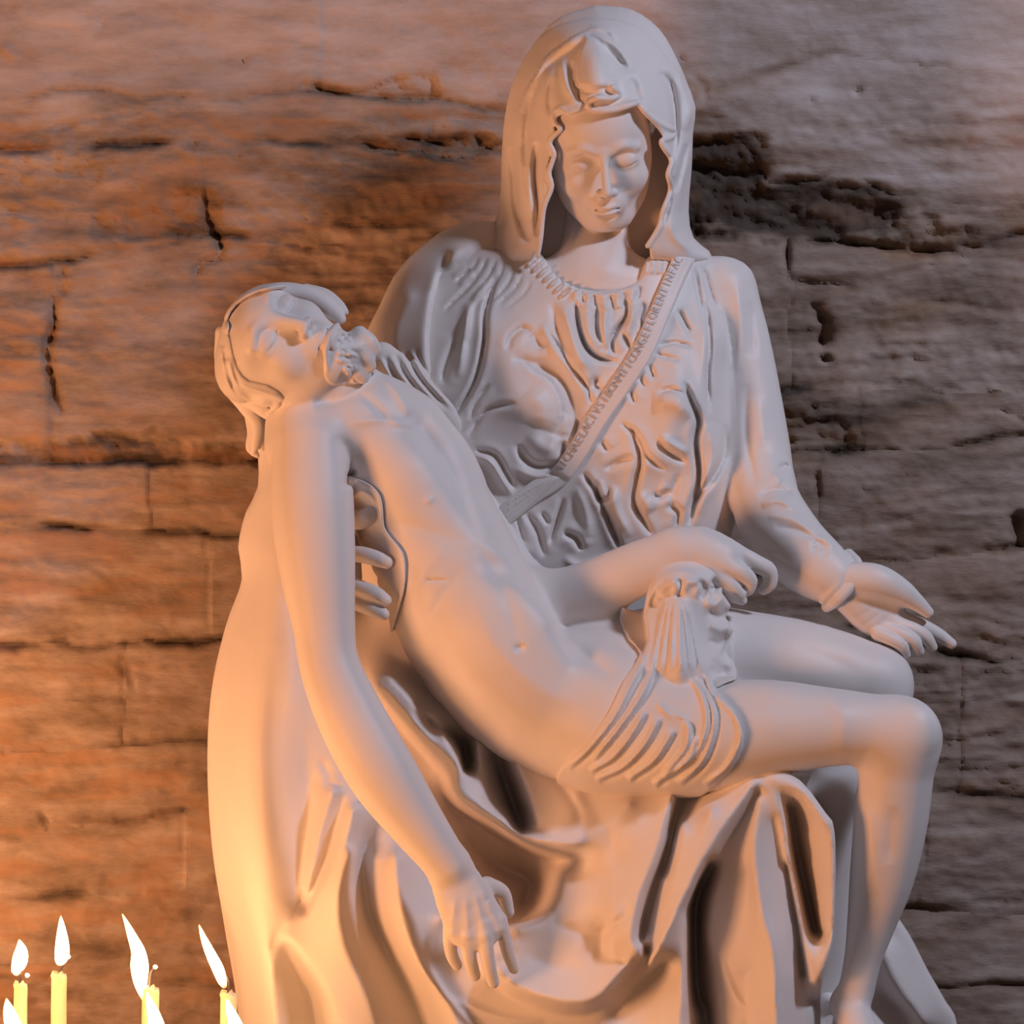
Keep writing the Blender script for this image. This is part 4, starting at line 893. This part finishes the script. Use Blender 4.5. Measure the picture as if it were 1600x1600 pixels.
# tones of the stone (where it is stained, rusty, pale)
tone = Map(WX0, WY0, WX1, WY1, WR)                                      # -1 dark ... +1 pale
tone.a = (.40 * fbm(wx / 90, (wy + warp) / 26, 121, 5, .6) + .2 * lay + .25 * fbm(wx / 300, wy / 120, 131, 3)).astype(FP)
tone.a += (.55 * plaster).astype(FP)
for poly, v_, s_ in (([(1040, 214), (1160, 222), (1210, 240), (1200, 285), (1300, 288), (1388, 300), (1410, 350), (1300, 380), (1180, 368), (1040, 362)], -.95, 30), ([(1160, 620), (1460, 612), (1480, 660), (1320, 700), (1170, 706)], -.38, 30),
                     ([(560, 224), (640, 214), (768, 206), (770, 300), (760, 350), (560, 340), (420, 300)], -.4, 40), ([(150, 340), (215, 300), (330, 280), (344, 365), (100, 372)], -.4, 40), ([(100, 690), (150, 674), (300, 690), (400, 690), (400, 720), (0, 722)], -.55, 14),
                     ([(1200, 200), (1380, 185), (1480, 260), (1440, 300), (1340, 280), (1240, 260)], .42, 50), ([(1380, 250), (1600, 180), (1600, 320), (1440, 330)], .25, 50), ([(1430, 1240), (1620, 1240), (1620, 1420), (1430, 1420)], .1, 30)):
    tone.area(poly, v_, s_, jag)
tone.a -= (.75 * gap * np.exp(-(cd / 9) ** 1.5) + .15 * gap * np.exp(-(jd / 6) ** 1.5)).astype(FP)
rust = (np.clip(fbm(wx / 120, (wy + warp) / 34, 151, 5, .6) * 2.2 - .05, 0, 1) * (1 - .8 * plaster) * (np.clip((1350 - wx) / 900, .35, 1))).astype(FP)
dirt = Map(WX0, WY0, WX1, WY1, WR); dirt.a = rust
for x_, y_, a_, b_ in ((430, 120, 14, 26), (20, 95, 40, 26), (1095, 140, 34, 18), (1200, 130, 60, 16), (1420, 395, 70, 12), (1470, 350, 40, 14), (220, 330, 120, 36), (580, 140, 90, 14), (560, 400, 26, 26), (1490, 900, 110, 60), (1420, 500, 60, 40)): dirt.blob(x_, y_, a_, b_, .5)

def wall_mat():
    m, n, l, b = new_mat('layered_rock')
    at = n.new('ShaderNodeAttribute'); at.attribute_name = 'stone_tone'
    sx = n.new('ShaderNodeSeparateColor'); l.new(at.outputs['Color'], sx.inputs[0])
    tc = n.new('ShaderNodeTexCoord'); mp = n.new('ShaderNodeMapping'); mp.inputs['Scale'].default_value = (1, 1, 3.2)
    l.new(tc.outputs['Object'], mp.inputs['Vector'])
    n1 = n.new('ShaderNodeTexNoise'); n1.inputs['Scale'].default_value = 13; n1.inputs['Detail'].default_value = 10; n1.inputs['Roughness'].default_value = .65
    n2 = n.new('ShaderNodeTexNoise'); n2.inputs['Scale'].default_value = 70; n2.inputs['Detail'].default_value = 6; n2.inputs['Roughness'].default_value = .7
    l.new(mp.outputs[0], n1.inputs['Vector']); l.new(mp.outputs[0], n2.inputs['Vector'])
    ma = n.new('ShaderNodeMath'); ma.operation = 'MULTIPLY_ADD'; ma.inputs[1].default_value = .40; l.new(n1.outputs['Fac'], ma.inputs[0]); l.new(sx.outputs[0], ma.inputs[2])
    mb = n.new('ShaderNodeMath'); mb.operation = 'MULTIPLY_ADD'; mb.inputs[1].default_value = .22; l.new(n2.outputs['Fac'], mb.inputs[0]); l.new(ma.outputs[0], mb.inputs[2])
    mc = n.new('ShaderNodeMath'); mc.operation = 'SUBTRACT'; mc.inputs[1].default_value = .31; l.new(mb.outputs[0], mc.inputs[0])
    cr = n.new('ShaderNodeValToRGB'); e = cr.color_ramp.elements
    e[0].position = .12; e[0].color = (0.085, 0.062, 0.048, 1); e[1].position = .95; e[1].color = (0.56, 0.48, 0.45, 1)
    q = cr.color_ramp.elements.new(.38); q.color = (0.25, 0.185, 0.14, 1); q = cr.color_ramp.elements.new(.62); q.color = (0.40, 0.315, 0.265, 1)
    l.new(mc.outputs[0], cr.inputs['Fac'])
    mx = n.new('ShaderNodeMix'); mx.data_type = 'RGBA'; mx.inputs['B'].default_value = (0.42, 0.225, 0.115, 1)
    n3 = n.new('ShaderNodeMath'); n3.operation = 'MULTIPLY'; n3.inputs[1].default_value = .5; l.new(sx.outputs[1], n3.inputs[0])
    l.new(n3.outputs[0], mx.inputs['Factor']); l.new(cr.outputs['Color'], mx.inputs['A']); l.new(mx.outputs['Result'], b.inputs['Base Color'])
    bp = n.new('ShaderNodeBump'); bp.inputs['Strength'].default_value = .45; bp.inputs['Distance'].default_value = .012
    l.new(mb.outputs[0], bp.inputs['Height']); l.new(bp.outputs[0], b.inputs['Normal'])
    b.inputs['Roughness'].default_value = .85; b.inputs['Specular IOR Level'].default_value = .2
    return m
WALLM = wall_mat()
wall = bpy.data.objects.new('wall_back', None); wall.location = (0, 0.43, 1.0); place(wall, kind='structure')
Zc = WZ + wm.a; sW = (CAM_D - WZ) / CAM_D
VX = (wx - 800) * sW / 1000; VY = -Zc / 1000; VZ = EYE - (wy - 800) * sW / 1000
VW = np.stack([VX, VY, VZ], -1).astype(FP)
cid = (lab * 20 + col)[:-1, :-1]
for c in np.unique(cid):
    j, i = np.nonzero(cid == c)
    if len(j) < 30: continue
    k = j * wm.w + i; F = np.stack([k, k + wm.w, k + wm.w + 1, k + 1], -1)
    u, inv = np.unique(F, return_inverse=True)
    me = raw_mesh('stone_block', VW.reshape(-1, 3)[u], inv.reshape(F.shape).astype(np.int32))
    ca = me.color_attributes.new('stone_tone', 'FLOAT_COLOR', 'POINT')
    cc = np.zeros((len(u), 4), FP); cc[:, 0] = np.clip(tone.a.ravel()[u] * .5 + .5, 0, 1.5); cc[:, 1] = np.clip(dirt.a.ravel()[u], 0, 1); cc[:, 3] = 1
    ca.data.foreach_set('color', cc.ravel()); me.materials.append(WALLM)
    place(bpy.data.objects.new('stone_block', me), wall)
# ------------------------------------------------------------------ candles
def wax_mat():
    m, n, l, b = new_mat('ivory_wax')
    b.inputs['Base Color'].default_value = (0.93, 0.80, 0.50, 1); b.inputs['Roughness'].default_value = .38
    b.inputs['Subsurface Weight'].default_value = .8; b.inputs['Subsurface Radius'].default_value = (0.03, 0.018, 0.008); b.inputs['Subsurface Scale'].default_value = 1
    return m
def wick_mat():
    m, n, l, b = new_mat('burnt_wick'); b.inputs['Base Color'].default_value = (0.10, 0.075, 0.08, 1); b.inputs['Roughness'].default_value = .9
    return m
def ember_mat():
    m, n, l, b = new_mat('glowing_ember'); b.inputs['Emission Color'].default_value = (1, .55, .22, 1); b.inputs['Emission Strength'].default_value = 6
    return m
def flame_mat():
    m = bpy.data.materials.new('candle_flame'); m.use_nodes = True; n, l = m.node_tree.nodes, m.node_tree.links; n.clear()
    o = n.new('ShaderNodeOutputMaterial'); e = n.new('ShaderNodeEmission'); a = n.new('ShaderNodeAttribute'); a.attribute_name = 'height'
    cr = n.new('ShaderNodeValToRGB'); q = cr.color_ramp.elements
    q[0].position = 0; q[0].color = (.35, .10, .03, 1); q[1].position = 1; q[1].color = (.30, .07, .012, 1)
    w = cr.color_ramp.elements.new(.14); w.color = (1, .5, .21, 1); w = cr.color_ramp.elements.new(.90); w.color = (1, .47, .17, 1)
    l.new(a.outputs['Fac'], cr.inputs['Fac']); l.new(cr.outputs[0], e.inputs[0])
    mr = n.new('ShaderNodeMapRange'); mr.inputs['From Min'].default_value = 0; mr.inputs['From Max'].default_value = .15; mr.inputs['To Min'].default_value = 2; mr.inputs['To Max'].default_value = FLAME
    l.new(a.outputs['Fac'], mr.inputs['Value']); l.new(mr.outputs[0], e.inputs[1])
    l.new(e.outputs[0], o.inputs[0]); return m
FLAME = 24
WAX, WICK, EMBER, FLM = wax_mat(), wick_mat(), ember_mat(), flame_mat()
LEDGE_Z = 0.0
def tube(name, path, radii, mat, parent, seg=14, cap=True, heights=False):
    """swept round section through points (metres)"""
    V, F = [], []; P = [Vector(p) for p in path]
    for i, p in enumerate(P):
        d = (P[min(i + 1, len(P) - 1)] - P[max(i - 1, 0)]).normalized(); u = d.cross(Vector((0, 1, 0.001))).normalized(); w = d.cross(u)
        for k in range(seg):
            a = 2 * math.pi * k / seg; V.append(p + (u * math.cos(a) + w * math.sin(a)) * radii[i])
    for i in range(len(P) - 1):
        for k in range(seg): F.append((i * seg + k, i * seg + (k + 1) % seg, (i + 1) * seg + (k + 1) % seg, (i + 1) * seg + k))
    F.append(tuple(range(seg))[::-1]); F.append(tuple((len(P) - 1) * seg + k for k in range(seg)))
    me = bpy.data.meshes.new(name); me.from_pydata([tuple(v) for v in V], [], F); me.polygons.foreach_set('use_smooth', [True] * len(F))
    if heights:
        at = me.attributes.new('height', 'FLOAT', 'POINT')
        at.data.foreach_set('value', np.repeat(np.linspace(0, 1, len(P)), seg).astype(FP))
    me.materials.append(mat); me.update()
    return place(bpy.data.objects.new(name, me), parent)
def candle(x, ytop, z, rpx, wick, flame, label, ember=None):
    """wick, flame: points in the photograph (flame points carry a radius)"""
    s = (CAM_D - z) / CAM_D / 1000; top = wpt(x, ytop, z); r = rpx * s
    root = bpy.data.objects.new('candle', None); root.location = (top.x, top.y, LEDGE_Z)
    place(root, label=label, category='candle', group='lit altar candles')
    hh = [LEDGE_Z, LEDGE_Z + .01, top.z - .12, top.z - .03, top.z - .008, top.z - .002, top.z, top.z + .0003, top.z + .0005]
    rr = [r * 1.12, r * 1.08, r * 1.04, r, r * 1.0, r * 1.02, r * .92, r * .5, r * .1]
    tube('wax_body', [(top.x + .0006 * math.sin(i * 2.1), top.y, q) for i, q in enumerate(hh)], rr, WAX, root, 28)
    P = [wpt(a, b, z) for a, b in wick]; tube('wick', [Vector((top.x, top.y, top.z - .006))] + P, [.0026] * (len(P)) + [.0018], WICK, root, 8)
    if ember is not None: q = wpt(ember[0], ember[1], z); tube('ember', [q + Vector((-.002, 0, -.003)), q + Vector((-.001, 0, -.001)), q + Vector((0.0005, 0, .0015)), q + Vector((.001, 0, .003))], [.001, .0032, .0034, .001], EMBER, root, 10)
    fp = smooth_path([(a, b, c) for a, b, c in flame], 4.0)
    tube('flame', [wpt(a, b, z + 1) for a, b, c in fp], [max(.0004, c * s) for a, b, c in fp], FLM, root, 18, heights=True)
    return root
candle(32, 1536, 330, 10.5, [(32, 1528), (34, 1520)], [(29, 1524, 2.5), (26, 1517, 8), (31, 1501, 12), (33, 1485, 9.5), (30, 1468, 1)], 'short ivory candle with a fat oval flame, nearest the left edge', (43, 1524))
candle(92, 1521, 300, 12, [(95, 1514), (99, 1504), (104, 1497)], [(93, 1509, 3), (94, 1503, 8), (97, 1490, 11.5), (97, 1468, 9.5), (96, 1446, 5), (95, 1431, .7)], 'tall ivory candle with an upright pointed flame, second from the left', (107, 1495))
candle(235, 1543, 350, 13.5, [(235, 1534), (237, 1520), (241, 1513)], [(226, 1566, 2), (221, 1545, 8), (219, 1528, 12), (218, 1508, 14), (216, 1487, 11), (206, 1462, 7), (198, 1443, 3.5), (191, 1428, .7)], 'ivory candle with a tall flame leaning left, near the middle of the row', (243, 1511))
candle(357, 1551, 345, 13, [(358, 1545), (359, 1535), (355, 1526)], [(352, 1544, 2.5), (348, 1535, 6.5), (341, 1515, 9), (328, 1488, 7.5), (318, 1465, 4.5), (311, 1445, .7)], 'ivory candle with a slanting flame, close against the marble drapery')
candle(22, 1660, 420, 13, [(23, 1652), (24, 1644)], [(22, 1656, 3), (24, 1640, 12), (22, 1610, 14), (14, 1580, 9), (10, 1560, 1)], 'front candle cut off by the lower left corner, only its flame tip showing')
candle(240, 1662, 470, 14, [(240, 1654), (241, 1646)], [(240, 1657, 3), (242, 1640, 12), (246, 1615, 14), (240, 1585, 10), (232, 1560, 4), (230, 1548, .8)], 'front candle whose flame rises in front of the tallest leaning flame')
candle(372, 1668, 460, 14, [(372, 1660), (371, 1650)], [(372, 1664, 3), (374, 1645, 12), (372, 1615, 12), (362, 1585, 8), (354, 1560, .8)], 'front candle whose flame tip licks up against the slanting-flame candle')
for x, y, z, w in ((330, 1745, 600, 'in the front row, right of the tallest leaning flame'), (445, 1755, 640, 'in front of the turned-back corner of the cloak'), (560, 1790, 760, 'in front of the left folds of the marble drapery'), (700, 1800, 780, "below the statue's hanging hand"), (850, 1800, 760, 'below the bowl-shaped fold of the marble skirt'),
                   (-90, 1560, 330, 'just outside the left edge, level with the shortest candle'), (-150, 1480, 60, 'outside the left edge, nearest the rock wall')):
    candle(x, y, z, 13, [(x, y - 8), (x + 2, y - 16)], [(x, y - 4, 3), (x, y - 20, 11), (x + 1, y - 42, 12), (x - 3, y - 72, 7), (x - 6, y - 100, .8)], 'lit ivory candle ' + w)
# altar ledge under statue and candles
me = bpy.data.meshes.new('altar_ledge')
X0, X1, Y0, Y1, Z0, Z1, b_ = -1.5, 1.6, -.9, .55, -.25, LEDGE_Z, .02
ring = lambda i, z: [(X0 + i, Y0 + i, z), (X1 - i, Y0 + i, z), (X1 - i, Y1 - i, z), (X0 + i, Y1 - i, z)]
Vs = ring(0, Z0) + ring(0, Z1 - b_) + ring(b_, Z1); Fs = [(3, 2, 1, 0), (8, 9, 10, 11)]
for a_ in (0, 4): Fs += [(a_ + k, a_ + (k + 1) % 4, a_ + 4 + (k + 1) % 4, a_ + 4 + k) for k in range(4)]
me.from_pydata(Vs, [], Fs); me.materials.append(WALLM); me.update()
place(bpy.data.objects.new('floor', me), kind='structure')

# ------------------------------------------------------------------ the statue
statue = bpy.data.objects.new('marble_statue', None); statue.location = wpt(850, 1850, 0)
place(statue, category='statue', label='white marble statue of a seated veiled woman holding a reclining bearded man across her lap')
man_o = sculpt(man, (300, 400, 0, 1560, 1720, 420), statue)
sculpt(hair, (310, 400, -80, 570, 740, 420), man_o)
sculpt(beard, (480, 470, 130, 640, 640, 420), man_o)
sculpt(loin, (850, 840, 40, 1190, 1290, 400), man_o)
sculpt(woman, (480, 60, -140, 1520, 1060, 340), statue)
sculpt(veil, (700, -20, -160, 1150, 450, 200), statue)
sculpt(gown, (600, 340, -180, 1380, 1010, 240), statue)
sash_o = sculpt(sash, (740, 380, -60, 1100, 850, 220), statue)
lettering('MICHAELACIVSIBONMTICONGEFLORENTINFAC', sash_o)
sculpt(cloak, (500, 320, -180, 860, 900, 220), statue)
sculpt(skirt, (280, 640, -300, 1350, 1900, 400), statue)
sculpt(back, (1230, 1150, -300, 1570, 1900, 220), statue)
sculpt(wrap, (500, 720, 90, 660, 1050, 330), statue)
